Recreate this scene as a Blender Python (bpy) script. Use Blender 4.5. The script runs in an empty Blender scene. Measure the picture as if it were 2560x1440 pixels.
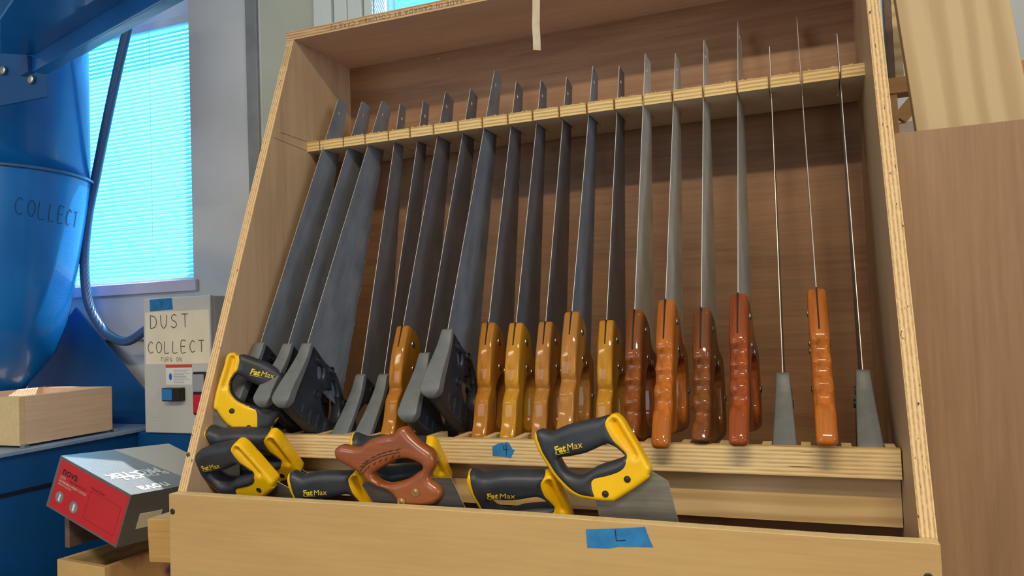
import bpy, bmesh, math, random
import numpy as np
from mathutils import Vector, Matrix, Euler
from mathutils.geometry import delaunay_2d_cdt
random.seed(7)
S = bpy.context.scene
COL = S.collection
# ------------------------------------------------------------------ helpers
def lin(c):
    c /= 255.0
    return c/12.92 if c <= .04045 else ((c+.055)/1.055)**2.4
def rgb(r, g, b): return (lin(r), lin(g), lin(b), 1)
def new_mat(name, col=(.5,.5,.5,1), rough=.5, metal=0., spec=.5, coat=0., emit=None, es=0.):
    m = bpy.data.materials.new(name); m.use_nodes = True
    b = m.node_tree.nodes['Principled BSDF']
    b.inputs['Base Color'].default_value = col
    b.inputs['Roughness'].default_value = rough
    b.inputs['Metallic'].default_value = metal
    b.inputs['Specular IOR Level'].default_value = spec
    b.inputs['Coat Weight'].default_value = coat
    b.inputs['Coat Roughness'].default_value = .06
    if emit: b.inputs['Emission Color'].default_value = emit; b.inputs['Emission Strength'].default_value = es
    return m
def N(m, t, **kw):
    n = m.node_tree.nodes.new(t)
    for k, v in kw.items():
        if k in n.inputs: n.inputs[k].default_value = v
        else: setattr(n, k, v)
    return n
def L(m, a, b): m.node_tree.links.new(a, b)
def mapping(m, scale=(1,1,1), rot=(0,0,0), loc=(0,0,0)):
    tc = N(m, 'ShaderNodeTexCoord'); mp = N(m, 'ShaderNodeMapping')
    mp.inputs['Scale'].default_value = scale; mp.inputs['Rotation'].default_value = rot; mp.inputs['Location'].default_value = loc
    L(m, tc.outputs['Object'], mp.inputs['Vector']); return mp
def ramp(m, fac, stops):
    r = N(m, 'ShaderNodeValToRGB'); e = r.color_ramp.elements
    while len(e) > 1: e.remove(e[-1])
    e[0].position, e[0].color = stops[0]
    for p_, c_ in stops[1:]:
        x = e.new(p_); x.color = c_
    L(m, fac, r.inputs['Fac']); return r
def bump(m, fac, strength=.2, dist=.001):
    b = N(m, 'ShaderNodeBump'); b.inputs['Strength'].default_value = strength; b.inputs['Distance'].default_value = dist
    L(m, fac, b.inputs['Height']); L(m, b.outputs['Normal'], m.node_tree.nodes['Principled BSDF'].inputs['Normal']); return b
def base(m): return m.node_tree.nodes['Principled BSDF'].inputs['Base Color']
def grain(name, c1, c2, axis='X', rough=.55, scale=1., coat=0., wave=False, dark=None, bmp=.15):
    """wood face: fine streaks running along one axis, over slow tonal drift"""
    m = new_mat(name, c1, rough, coat=coat)
    along, across = 7*scale, 160*scale
    sc = {'X': (along, across, across), 'Y': (across, along, across), 'Z': (across, across, along)}[axis]
    mp = mapping(m, sc)
    n1 = N(m, 'ShaderNodeTexNoise', Scale=1., Detail=5., Roughness=.65); L(m, mp.outputs[0], n1.inputs['Vector'])
    sc2 = {'X': (1.2, 9, 9), 'Y': (9, 1.2, 9), 'Z': (9, 9, 1.2)}[axis]
    mp2 = mapping(m, tuple(s*scale for s in sc2), loc=(3.1, .7, 1.9))
    n2 = N(m, 'ShaderNodeTexNoise', Scale=1.3, Detail=3., Distortion=1.2); L(m, mp2.outputs[0], n2.inputs['Vector'])
    mx = N(m, 'ShaderNodeMath', operation='MULTIPLY_ADD'); mx.inputs[1].default_value = .5
    L(m, n1.outputs[0], mx.inputs[0])
    h = N(m, 'ShaderNodeMath', operation='MULTIPLY'); h.inputs[1].default_value = .5
    if wave:
        w = N(m, 'ShaderNodeTexWave', Scale=1.6, Distortion=7., Detail=2.); w.bands_direction = {'X': 'Z', 'Y': 'X', 'Z': 'X'}[axis]
        mp3 = mapping(m, tuple(s*scale*.9 for s in sc2)); L(m, mp3.outputs[0], w.inputs['Vector']); L(m, w.outputs[1], h.inputs[0])
    else: L(m, n2.outputs[0], h.inputs[0])
    L(m, h.outputs[0], mx.inputs[2])
    st = [(.28, c2), (.62, c1)]
    if dark: st = [(.16, dark)] + st
    r = ramp(m, mx.outputs[0], st); L(m, r.outputs[0], base(m))
    bump(m, n1.outputs[0], bmp, .0006)
    return m
def ply(name, c1, c2, axis, pitch, long_axis='X', gaps=True):
    """plywood edge: glued layers stacked along `axis`"""
    m = new_mat(name, c1, .75)
    mp = mapping(m)
    sx = N(m, 'ShaderNodeSeparateXYZ'); L(m, mp.outputs[0], sx.inputs[0])
    nz = N(m, 'ShaderNodeTexNoise', Scale=9., Detail=0.); L(m, mp.outputs[0], nz.inputs['Vector'])
    off = N(m, 'ShaderNodeMath', operation='MULTIPLY_ADD'); off.inputs[1].default_value = .0012; L(m, nz.outputs[0], off.inputs[0]); L(m, sx.outputs[axis], off.inputs[2])
    sc = N(m, 'ShaderNodeMath', operation='MULTIPLY'); sc.inputs[1].default_value = 2*math.pi/pitch; L(m, off.outputs[0], sc.inputs[0])
    sn = N(m, 'ShaderNodeMath', operation='SINE'); L(m, sc.outputs[0], sn.inputs[0])
    k = {'X': 0, 'Y': 1, 'Z': 2}
    s3 = [420., 420., 420.]; s3[k[long_axis]] = 25.
    mpf = mapping(m, tuple(s3)); fine = N(m, 'ShaderNodeTexNoise', Scale=1., Detail=4.); L(m, mpf.outputs[0], fine.inputs['Vector'])
    a = N(m, 'ShaderNodeMath', operation='MULTIPLY_ADD'); a.inputs[1].default_value = .28; L(m, sn.outputs[0], a.inputs[0]); L(m, fine.outputs[0], a.inputs[2])
    r = ramp(m, a.outputs[0], [(.2, c2), (.62, c1)])
    out = r.outputs[0]
    if gaps:
        s4 = [330., 330., 330.]; s4[k[long_axis]] = 16.
        mpg = mapping(m, tuple(s4), loc=(5, 2, 9)); g = N(m, 'ShaderNodeTexNoise', Scale=1., Detail=1.); L(m, mpg.outputs[0], g.inputs['Vector'])
        gr = ramp(m, g.outputs[0], [(.71, (0,0,0,1)), (.75, (1,1,1,1))])
        mix = N(m, 'ShaderNodeMix'); mix.data_type = 'RGBA'
        L(m, gr.outputs[0], mix.inputs[0]); L(m, out, mix.inputs[6]); mix.inputs[7].default_value = rgb(82, 56, 34); out = mix.outputs[2]
    L(m, out, base(m)); bump(m, a.outputs[0], .3, .0008)
    return m
def steel(name, c1, c2, rough=.36, metal=.85):
    m = new_mat(name, c1, rough, metal)
    mp = mapping(m, (9, 220, 30)); n = N(m, 'ShaderNodeTexNoise', Scale=1., Detail=4.); L(m, mp.outputs[0], n.inputs['Vector'])
    mp2 = mapping(m, (9, 14, 9)); n2 = N(m, 'ShaderNodeTexNoise', Scale=1.5, Detail=4.); L(m, mp2.outputs[0], n2.inputs['Vector'])
    a = N(m, 'ShaderNodeMath', operation='MULTIPLY_ADD'); a.inputs[1].default_value = .35; L(m, n.outputs[0], a.inputs[0])
    b = N(m, 'ShaderNodeMath', operation='MULTIPLY'); b.inputs[1].default_value = .65; L(m, n2.outputs[0], b.inputs[0]); L(m, b.outputs[0], a.inputs[2])
    r = ramp(m, a.outputs[0], [(.32, c2), (.66, c1)]); L(m, r.outputs[0], base(m))
    rr = N(m, 'ShaderNodeMapRange'); rr.inputs['To Min'].default_value = rough-.08; rr.inputs['To Max'].default_value = rough+.12
    L(m, a.outputs[0], rr.inputs[0]); L(m, rr.outputs[0], m.node_tree.nodes['Principled BSDF'].inputs['Roughness'])
    return m
def mottled(name, c1, c2, scale=8., rough=.5, coat=0., bmp=0., metal=0., lo=.35, hi=.65, detail=4., spec=.5):
    m = new_mat(name, c1, rough, metal, coat=coat, spec=spec)
    mp = mapping(m); n = N(m, 'ShaderNodeTexNoise', Scale=scale, Detail=detail); L(m, mp.outputs[0], n.inputs['Vector'])
    r = ramp(m, n.outputs[0], [(lo, c2), (hi, c1)]); L(m, r.outputs[0], base(m))
    if bmp: bump(m, n.outputs[0], bmp, .001)
    return m

class MB:
    def __init__(s): s.v = []; s.f = []; s.mi = []
    def add(s, vs, fs, mi=0):
        o = len(s.v); s.v += [tuple(v) for v in vs]; s.f += [tuple(i+o for i in f) for f in fs]; s.mi += [mi]*len(fs); return s
    def box(s, x0, x1, y0, y1, z0, z1, mi=0, M=None):
        vs = [Vector(c) for c in ((x0,y0,z0),(x1,y0,z0),(x1,y1,z0),(x0,y1,z0),(x0,y0,z1),(x1,y0,z1),(x1,y1,z1),(x0,y1,z1))]
        if M is not None: vs = [M @ v for v in vs]
        if isinstance(mi, int): mi = [mi]*6
        o = len(s.v); s.v += [tuple(v) for v in vs]
        # bottom, top, front(-y), right(+x), back, left
        for f, k in zip(((0,3,2,1),(4,5,6,7),(0,1,5,4),(1,2,6,5),(2,3,7,6),(3,0,4,7)), mi):
            s.f.append(tuple(i+o for i in f)); s.mi.append(k)
        return s
    def prism(s, poly, axis, a, b, mi=0, mi_side=None, M=None):
        """extrude a 2D polygon along axis 'X','Y','Z' from a to b"""
        def P(u, v, w):
            r = {'X': (w, u, v), 'Y': (u, w, v), 'Z': (u, v, w)}[axis]
            return tuple(M @ Vector(r)) if M is not None else r
        n = len(poly); o = len(s.v)
        s.v += [P(u, v, a) for u, v in poly] + [P(u, v, b) for u, v in poly]
        s.f.append(tuple(o+i for i in range(n))[::-1]); s.mi.append(mi)
        s.f.append(tuple(o+n+i for i in range(n))); s.mi.append(mi)
        for i in range(n):
            j = (i+1) % n; s.f.append((o+i, o+j, o+n+j, o+n+i)); s.mi.append(mi if mi_side is None else mi_side)
        return s
    def cyl(s, p0, p1, r0, r1=None, n=16, mi=0, cap=True):
        r1 = r0 if r1 is None else r1
        p0, p1 = Vector(p0), Vector(p1); d = (p1-p0).normalized()
        q = d.to_track_quat('Z', 'Y').to_matrix()
        o = len(s.v)
        for p_, r in ((p0, r0), (p1, r1)):
            for i in range(n):
                t = 2*math.pi*i/n; s.v.append(tuple(p_ + q @ Vector((r*math.cos(t), r*math.sin(t), 0))))
        for i in range(n):
            j = (i+1) % n; s.f.append((o+i, o+j, o+n+j, o+n+i)); s.mi.append(mi)
        if cap:
            s.f.append(tuple(o+i for i in range(n))[::-1]); s.mi.append(mi)
            s.f.append(tuple(o+n+i for i in range(n))); s.mi.append(mi)
        return s
    def tube(s, pts, r, n=12, mi=0):
        pts = [Vector(p) for p in pts]; o = len(s.v); up = Vector((0, 1, 0))
        for k, p_ in enumerate(pts):
            d = (pts[min(k+1, len(pts)-1)] - pts[max(k-1, 0)]).normalized()
            a = d.cross(up)
            if a.length < 1e-4: a = d.cross(Vector((1, 0, 0)))
            a.normalize(); b = a.cross(d)
            rr = r[k] if isinstance(r, (list, tuple)) else r
            for i in range(n):
                t = 2*math.pi*i/n; s.v.append(tuple(p_ + a*rr*math.cos(t) + b*rr*math.sin(t)))
        for k in range(len(pts)-1):
            for i in range(n):
                j = (i+1) % n; s.f.append((o+k*n+i, o+k*n+j, o+(k+1)*n+j, o+(k+1)*n+i)); s.mi.append(mi)
        s.f.append(tuple(o+i for i in range(n))[::-1]); s.mi.append(mi)
        s.f.append(tuple(o+(len(pts)-1)*n+i for i in range(n))); s.mi.append(mi)
        return s
    def lathe(s, prof, c=(0,0,0), n=24, mi=0, M=None):
        o = len(s.v)
        for r, z in prof:
            for i in range(n):
                t = 2*math.pi*i/n; v = Vector((r*math.cos(t), r*math.sin(t), z))
                if M is not None: v = M @ v
                s.v.append(tuple(v + Vector(c)))
        for k in range(len(prof)-1):
            for i in range(n):
                j = (i+1) % n; s.f.append((o+k*n+i, o+k*n+j, o+(k+1)*n+j, o+(k+1)*n+i)); s.mi.append(mi)
        s.f.append(tuple(o+i for i in range(n))[::-1]); s.mi.append(mi)
        s.f.append(tuple(o+(len(prof)-1)*n+i for i in range(n))); s.mi.append(mi)
        return s
    def build(s, name, mats, parent=None, smooth=False, bevel=0., label=None, angle=35, segs=2):
        me = bpy.data.meshes.new(name); me.from_pydata(s.v, [], s.f)
        if not isinstance(mats, (list, tuple)): mats = [mats]
        for m in mats: me.materials.append(m)
        me.polygons.foreach_set('material_index', s.mi)
        bm = bmesh.new(); bm.from_mesh(me); bmesh.ops.recalc_face_normals(bm, faces=bm.faces); bm.to_mesh(me); bm.free()
        o = bpy.data.objects.new(name, me); COL.objects.link(o)
        if parent: o.parent = parent
        if smooth: me.shade_smooth()
        if bevel:
            b = o.modifiers.new('bevel', 'BEVEL'); b.width = bevel; b.segments = segs; b.limit_method = 'ANGLE'; b.angle_limit = math.radians(angle)
            me.shade_smooth(); w = o.modifiers.new('wn', 'WEIGHTED_NORMAL'); w.keep_sharp = True
        if label: o['label'] = label
        return o
def tag(o, label, cat, group=None, kind=None):
    o['label'] = label; o['category'] = cat
    if group: o['group'] = group
    if kind: o['kind'] = kind
    return o
def struct(o, label=None, cat=None):
    o['kind'] = 'structure'
    if label: o['label'] = label
    if cat: o['category'] = cat
    return o
def empty(name, loc=(0,0,0), M=None):
    o = bpy.data.objects.new(name, None); COL.objects.link(o); o.empty_display_size = .02
    if M is not None: o.matrix_world = M
    else: o.location = loc
    return o
def copy_tree(o, parent=None, skip=()):
    c = o.copy(); COL.objects.link(c); c.parent = parent
    for ch in list(o.children):
        if ch.name.split('.')[0] not in skip: copy_tree(ch, c, skip)
    return c
# ---- 2D shape tools
def smooth_loop(pts, n=4):
    out = []; m = len(pts)
    for i in range(m):
        p0, p1, p2, p3 = (np.array(pts[(i+k) % m], float) for k in (-1, 0, 1, 2))
        for k in range(n):
            t = k/n
            out.append(.5*((2*p1)+(-p0+p2)*t+(2*p0-5*p1+4*p2-p3)*t*t+(-p0+3*p1-3*p2+p3)*t**3))
    return np.array(out)
def resample(P, step):
    P = np.array(P); Q = np.vstack([P, P[:1]]); d = np.linalg.norm(np.diff(Q, axis=0), axis=1); s = np.concatenate([[0], np.cumsum(d)])
    n = max(8, int(s[-1]/step)); t = np.linspace(0, s[-1], n, endpoint=False)
    return np.stack([np.interp(t, s, Q[:, 0]), np.interp(t, s, Q[:, 1])], 1)
def segs_of(loops):
    A = np.vstack(loops); B = np.vstack([np.roll(l, -1, axis=0) for l in loops]); return A, B
def dist_to(P, A, B):
    P = np.atleast_2d(P); out = np.full(len(P), 1e9)
    AB = B-A; L2 = (AB**2).sum(1)+1e-12
    for k in range(0, len(P), 400):
        p_ = P[k:k+400, None, :]; t = np.clip(((p_-A)*AB).sum(2)/L2, 0, 1)
        out[k:k+400] = np.sqrt((((A+t[..., None]*AB)-p_)**2).sum(2)).min(1)
    return out
def inside(P, loop):
    P = np.atleast_2d(P); x, y = P[:, 0], P[:, 1]; c = np.zeros(len(P), bool)
    A, B = loop, np.roll(loop, -1, axis=0)
    for (x1, y1), (x2, y2) in zip(A, B):
        if y1 == y2: continue
        k = ((y1 > y) != (y2 > y)) & (x < (x2-x1)*(y-y1)/(y2-y1)+x1); c ^= k
    return c
def pillow(outline, holes, T, r, e=.3, grid=3., step=2.2, sm=3, hmod=None, sharp=False):
    """rounded solid from a 2D outline in mm. T may be a function of (x, y). returns verts(m), faces, height function (mm)"""
    lo = [resample(np.array(outline) if sharp else smooth_loop(outline, sm), step)] + [resample(smooth_loop(h, sm), step) for h in holes]
    A, B = segs_of(lo)
    def ins(P):
        k = inside(P, lo[0])
        for h in lo[1:]: k &= ~inside(P, h)
        return k
    Tf = T if callable(T) else (lambda P: np.full(len(P), float(T)))
    def hf(P, d=None):
        P = np.atleast_2d(P)
        if d is None: d = np.where(ins(P), dist_to(P, A, B), 0)
        u = np.clip(d/r, 0, 1); h = Tf(P)/2*(e+(1-e)*np.sqrt(np.clip(1-(1-u)**2, 0, 1)))
        if hmod: h = h+hmod(P, d)
        return h
    pts = [A]; base_n = len(A)
    for f in (.08, .25, .5, .8, 1.1):
        d = f*r; nrm = np.stack([-(B-A)[:, 1], (B-A)[:, 0]], 1); nrm /= np.linalg.norm(nrm, axis=1)[:, None]+1e-9
        for sg in (1, -1):
            C = (A+B)/2+nrm*d*sg; k = ins(C); C = C[k]
            if len(C): C = C[dist_to(C, A, B) > .93*d]
            if len(C): pts.append(C)
    mn, mx = lo[0].min(0), lo[0].max(0)
    gx, gy = np.meshgrid(np.arange(mn[0], mx[0], grid), np.arange(mn[1], mx[1], grid*.87)); gx = gx+(np.arange(gx.shape[0]) % 2)[:, None]*grid/2
    G = np.stack([gx.ravel(), gy.ravel()], 1); G = G[ins(G)]; G = G[dist_to(G, A, B) > max(1.1*r+grid*.4, grid*.6)]
    if len(G): pts.append(G)
    V = np.vstack(pts)
    edges = []; o = 0
    for l in lo:
        n = len(l); edges += [(o+i, o+(i+1) % n) for i in range(n)]; o += n
    vo, eo, fo, ov, oe, of = delaunay_2d_cdt([Vector((float(x), float(y))) for x, y in V], edges, [], 0, 1e-4)
    V2 = np.array([(v.x, v.y) for v in vo]); F = np.array([f for f in fo if len(f) == 3])
    cen = V2[F].mean(1); F = F[ins(cen)]
    h = hf(V2, np.where(dist_to(V2, A, B) < 1e-3, 0, dist_to(V2, A, B)))
    n = len(V2)
    vs = [(x/1e3, y/1e3, z/1e3) for (x, y), z in zip(V2, h)]+[(x/1e3, y/1e3, -z/1e3) for (x, y), z in zip(V2, h)]
    fs = [tuple(int(i) for i in f) for f in F]+[tuple(int(i)+n for i in f[::-1]) for f in F]
    cnt = {}
    for f in F:
        for a, b in ((f[0], f[1]), (f[1], f[2]), (f[2], f[0])):
            key = (min(a, b), max(a, b)); cnt.setdefault(key, []).append((a, b))
    for k, v in cnt.items():
        if len(v) == 1:
            a, b = int(v[0][0]), int(v[0][1]); fs.append((b, a, a+n, b+n))
    return vs, fs, hf
def put(name, vs, fs, mat, parent=None, smooth=True, label=None, off=(0,0,0)):
    m = MB(); m.add([(x+off[0], y+off[1], z+off[2]) for x, y, z in vs], fs)
    o = m.build(name, mat, parent, smooth=smooth, label=label)
    if smooth: o.data.set_sharp_from_angle(angle=math.radians(50))
    return o
_font_cache = {}
def glyphs(txt, size, bold=0., depth=0., align='LEFT', shear=0., res=3, space=1.):
    cu = bpy.data.curves.new('writing', 'FONT'); cu.body = txt; cu.size = size; cu.offset = bold; cu.resolution_u = res
    cu.align_x = align; cu.shear = shear; cu.fill_mode = 'FRONT'; cu.space_character = space; cu.extrude = 0
    ob = bpy.data.objects.new('tmp', cu); COL.objects.link(ob)
    dg = bpy.context.evaluated_depsgraph_get(); me = bpy.data.meshes.new_from_object(ob.evaluated_get(dg))
    vs = [tuple(v.co) for v in me.vertices]; fs = [tuple(p.vertices) for p in me.polygons]
    bpy.data.objects.remove(ob); bpy.data.meshes.remove(me); bpy.data.curves.remove(cu)
    return vs, fs
def writing(txt, size, M, mat, parent=None, name='lettering', bold=0., align='LEFT', shear=0., label=None, space=1.):
    vs, fs = glyphs(txt, size, bold, align=align, shear=shear, space=space)
    m = MB(); m.add([tuple(M @ Vector(v)) for v in vs], fs)
    me = bpy.data.meshes.new(name); me.from_pydata(m.v, [], m.f); me.materials.append(mat)
    o = bpy.data.objects.new(name, me); COL.objects.link(o); o.parent = parent
    if label: o['label'] = label
    return o
def strokes(name, polys, r, M, mat, parent=None, label=None):
    """hand-drawn marker lines: thin flat ribbons following points in a plane"""
    m = MB()
    for pl in polys:
        P = [Vector((x, y, 0)) for x, y in pl]
        if len(P) > 2:
            Q = []
            for i in range(len(P)-1):
                p0, p1, p2, p3 = P[max(i-1, 0)], P[i], P[i+1], P[min(i+2, len(P)-1)]
                for k in range(5):
                    t = k/5; Q.append(.5*((2*p1)+(p2-p0)*t+(2*p0-5*p1+4*p2-p3)*t*t+(3*p1-p0-3*p2+p3)*t**3))
            Q.append(P[-1]); P = Q
        L_, R_ = [], []
        for i, p_ in enumerate(P):
            d = (P[min(i+1, len(P)-1)]-P[max(i-1, 0)]).normalized(); n = Vector((-d.y, d.x, 0))*r
            L_.append(M @ (p_+n)); R_.append(M @ (p_-n))
        o = len(m.v); k = len(P); m.v += [tuple(v) for v in L_+R_]
        for i in range(k-1): m.f.append((o+i, o+i+1, o+k+i+1, o+k+i)); m.mi.append(0)
    me = bpy.data.meshes.new(name); me.from_pydata(m.v, [], m.f); me.materials.append(mat)
    o = bpy.data.objects.new(name, me); COL.objects.link(o); o.parent = parent
    if label: o['label'] = label
    return o
# ------------------------------------------------------------------ camera
f, cx, cy, cz, yaw, pit, rol = 1886.07, .922517, -.892783, .247956, .369955, .040195, -.0379
fw = Vector((-math.sin(yaw)*math.cos(pit), math.cos(yaw)*math.cos(pit), math.sin(pit)))
rt = Vector((math.cos(yaw), math.sin(yaw), 0)); up = rt.cross(fw)
r2 = rt*math.cos(rol)+up*math.sin(rol); u2 = -rt*math.sin(rol)+up*math.cos(rol)
cam = bpy.data.cameras.new('camera'); co = bpy.data.objects.new('camera', cam); COL.objects.link(co)
Mx = Matrix((r2, u2, -fw)).transposed().to_4x4(); Mx.translation = Vector((cx, cy, cz)); co.matrix_world = Mx
cam.sensor_width = 36; cam.lens = 36*f/2560; cam.clip_start = .02; S.camera = co
# ------------------------------------------------------------------ materials
M_ = {}
M_['back'] = grain('back_panel_wood', rgb(158,116,80), rgb(120,82,54), 'X', .5, wave=False)
M_['side_in'] = grain('side_panel_wood', rgb(198,168,134), rgb(176,144,112), 'Z', .55)
M_['top_in'] = grain('top_board_wood', rgb(222,192,172), rgb(196,164,146), 'X', .55)
M_['fascia'] = grain('front_board_wood', rgb(198,163,106), rgb(182,144,90), 'X', .5, dark=rgb(160,120,72))
M_['riser'] = grain('riser_wood', rgb(214,182,132), rgb(190,156,108), 'X', .5, wave=True)
M_['shelf'] = grain('shelf_wood', rgb(234,216,190), rgb(214,192,162), 'X', .6)
M_['edge_x'] = ply('plywood_edge_across', rgb(224,192,142), rgb(184,146,98), 'X', .0046, 'Z')
M_['edge_z'] = ply('plywood_edge_stacked', rgb(228,200,148), rgb(196,160,108), 'Z', .0052, 'X')
M_['edge_top'] = ply('top_board_edge', rgb(206,172,128), rgb(160,122,82), 'Z', .0055, 'X', gaps=False)
M_['edge_saw'] = ply('sawn_shelf_edge', rgb(226,196,136), rgb(186,150,94), 'Z', .006, 'X', gaps=False)
M_['finger'] = grain('finger_wood', rgb(226,200,150), rgb(204,174,122), 'Y', .6)
M_['brown'] = grain('brown_panel_wood', rgb(160,124,90), rgb(134,100,70), 'Z', .45)
M_['pine'] = grain('pine_board', rgb(190,164,122), rgb(172,144,102), 'Z', .55, scale=.6, wave=True, bmp=.05)
M_['stud'] = grain('rack_wood', rgb(206,154,92), rgb(176,124,68), 'X', .6)
M_['tray'] = grain('tray_wood', rgb(238,204,172), rgb(214,174,142), 'Y', .6, scale=.9)
M_['block'] = grain('block_wood', rgb(206,164,96), rgb(172,128,68), 'X', .6)
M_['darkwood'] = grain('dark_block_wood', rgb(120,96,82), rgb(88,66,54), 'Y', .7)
def handle_wood(name, c1, c2, rough=.22, coat=.8, bmp=.05):
    m = grain(name, c1, c2, 'X', .55, scale=.7, coat=coat*.6, bmp=bmp)
    for q in m.node_tree.nodes:
        if q.type == 'VALTORGB' and len(q.color_ramp.elements) == 2: q.color_ramp.elements[0].position = .36; q.color_ramp.elements[1].position = .56; dk = q.color_ramp.elements.new(.26); dk.color = tuple(v*.45 for v in c2[:3])+(1,)
    pb = m.node_tree.nodes['Principled BSDF']; pb.inputs['Specular IOR Level'].default_value = .15; pb.inputs['Coat Roughness'].default_value = .09 if coat < 1 else .05
    return m
M_['hw_a'] = handle_wood('honey_varnish', rgb(184,122,34), rgb(134,80,18))
M_['hw_b'] = handle_wood('golden_varnish', rgb(200,144,36), rgb(152,98,20))
M_['hw_c'] = handle_wood('tan_varnish', rgb(182,126,54), rgb(136,84,32))
M_['hw_d'] = handle_wood('amber_varnish', rgb(146,80,28), rgb(74,36,14), .14, 1.)
M_['hw_e'] = handle_wood('red_amber_varnish', rgb(160,76,26), rgb(84,36,14), .14, 1.)
M_['hw_f'] = handle_wood('light_amber_varnish', rgb(192,110,34), rgb(122,62,18), .14, 1.)
M_['hw_g'] = handle_wood('brown_varnish', rgb(134,76,32), rgb(60,32,16), .14, 1.)
M_['carved'] = grain('carved_handle_wood', rgb(158,86,42), rgb(112,54,26), 'X', .34, scale=.8, coat=.5)
M_['plastic'] = mottled('lit_black_plastic', rgb(110,114,116), rgb(99,103,106), 60, .5, bmp=.05)  # front caps of the black handles, lit tone put into the colour
M_['plastic_in'] = mottled('dark_plastic', rgb(50,54,64), rgb(38,42,52), 40, .42)
M_['rubber'] = mottled('black_rubber', rgb(52,56,64), rgb(38,42,50), 30, .48, bmp=.08)
M_['yellow'] = mottled('yellow_plastic', rgb(246,196,10), rgb(236,180,4), 10, .35)
M_['ylet'] = new_mat('yellow_print', rgb(226,198,40), .5)
M_['steel'] = steel('blade_steel', rgb(146,152,162), rgb(106,113,126), .5, .2)
M_['steel_old'] = steel('worn_blade_steel', rgb(216,214,204), rgb(172,170,162), .42, .3)
M_['steel_front'] = steel('short_blade_steel', rgb(150,146,132), rgb(106,104,98), .34, .6)
M_['steel_dark'] = steel('dark_blade_steel', rgb(128,124,128), rgb(96,94,102), .48, .2)
M_['steel_edge'] = new_mat('bright_blade_edge', rgb(214,208,198), .4, .3)
M_['screw'] = new_mat('screw_metal', rgb(190,188,182), .3, 1.)
M_['screw_dk'] = new_mat('dark_screw', rgb(70,66,64), .45, .8)
M_['brass'] = new_mat('dull_brass', rgb(190,150,96), .35, .9)
M_['slot'] = new_mat('dark_slot', rgb(24,20,18), .8)
M_['groove'] = new_mat('carved_line', rgb(84,40,20), .6)
M_['tape'] = mottled('blue_tape', rgb(42,130,190), rgb(30,112,172), 60, .7, bmp=.1)
M_['mtape'] = mottled('masking_tape', rgb(206,194,168), rgb(190,176,148), 40, .8)
M_['ink'] = new_mat('marker_ink', rgb(28,30,44), .7)
M_['pencil'] = new_mat('pencil_grey', rgb(96,88,78), .8)
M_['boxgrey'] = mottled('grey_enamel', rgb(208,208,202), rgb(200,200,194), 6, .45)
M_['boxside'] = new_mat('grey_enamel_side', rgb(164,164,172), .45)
M_['paper'] = mottled('cream_paper', rgb(246,236,210), rgb(238,226,198), 12, .8)
M_['white'] = new_mat('white_print', rgb(236,234,228), .6)
M_['red'] = new_mat('red_plastic', rgb(206,30,60), .4)
M_['bluebtn'] = new_mat('blue_button', rgb(30,130,196), .35)
M_['blk'] = new_mat('black_plastic_trim', rgb(26,28,34), .35)
M_['warn'] = new_mat('orange_red_print', rgb(214,74,52), .6)
M_['mblue'] = mottled('blue_machine_enamel', rgb(14,116,196), rgb(8,104,182), 5, .28, coat=.3)
M_['mblue2'] = mottled('blue_machine_base', rgb(12,84,148), rgb(8,76,136), 5, .4)
M_['cable'] = new_mat('grey_blue_hose', rgb(58,92,132), .35)
M_['wall'] = mottled('painted_wall', rgb(206,208,206), rgb(194,196,194), 3, .75, bmp=.02)
M_['wallg'] = mottled('greenish_wall', rgb(186,190,172), rgb(178,182,164), 3, .75)
M_['wallw'] = new_mat('white_window_trim', rgb(214,222,218), .5)
M_['trimg'] = mottled('grey_trim', rgb(140,142,140), rgb(120,124,124), 9, .6)
M_['sill'] = new_mat('window_sill_paint', rgb(206,196,206), .6)
M_['ceil'] = new_mat('ceiling_paint', rgb(206,206,200), .8)
M_['floor'] = mottled('concrete_floor', rgb(120,112,104), rgb(96,90,84), 4, .6)
M_['glass'] = new_mat('window_glass', (1,1,1,1), 0.)
gm = M_['glass']; gt_ = N(gm, 'ShaderNodeBsdfTransparent'); gg = N(gm, 'ShaderNodeBsdfGlossy'); gg.inputs['Roughness'].default_value = .02
gx_ = N(gm, 'ShaderNodeMixShader'); gx_.inputs[0].default_value = .06
L(gm, gt_.outputs[0], gx_.inputs[1]); L(gm, gg.outputs[0], gx_.inputs[2]); L(gm, gx_.outputs[0], gm.node_tree.nodes['Material Output'].inputs[0])
# blind slats: thin white plastic, part of the daylight passes through them
mb = new_mat('blind_slat', rgb(200,232,236), .5)
nt = mb.node_tree; tr = N(mb, 'ShaderNodeBsdfTranslucent'); tr.inputs['Color'].default_value = rgb(84,200,220)
ms = N(mb, 'ShaderNodeMixShader'); ms.inputs[0].default_value = .55
L(mb, nt.nodes['Principled BSDF'].outputs[0], ms.inputs[1]); L(mb, tr.outputs[0], ms.inputs[2]); L(mb, ms.outputs[0], nt.nodes['Material Output'].inputs[0])
M_['slat'] = mb
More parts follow.
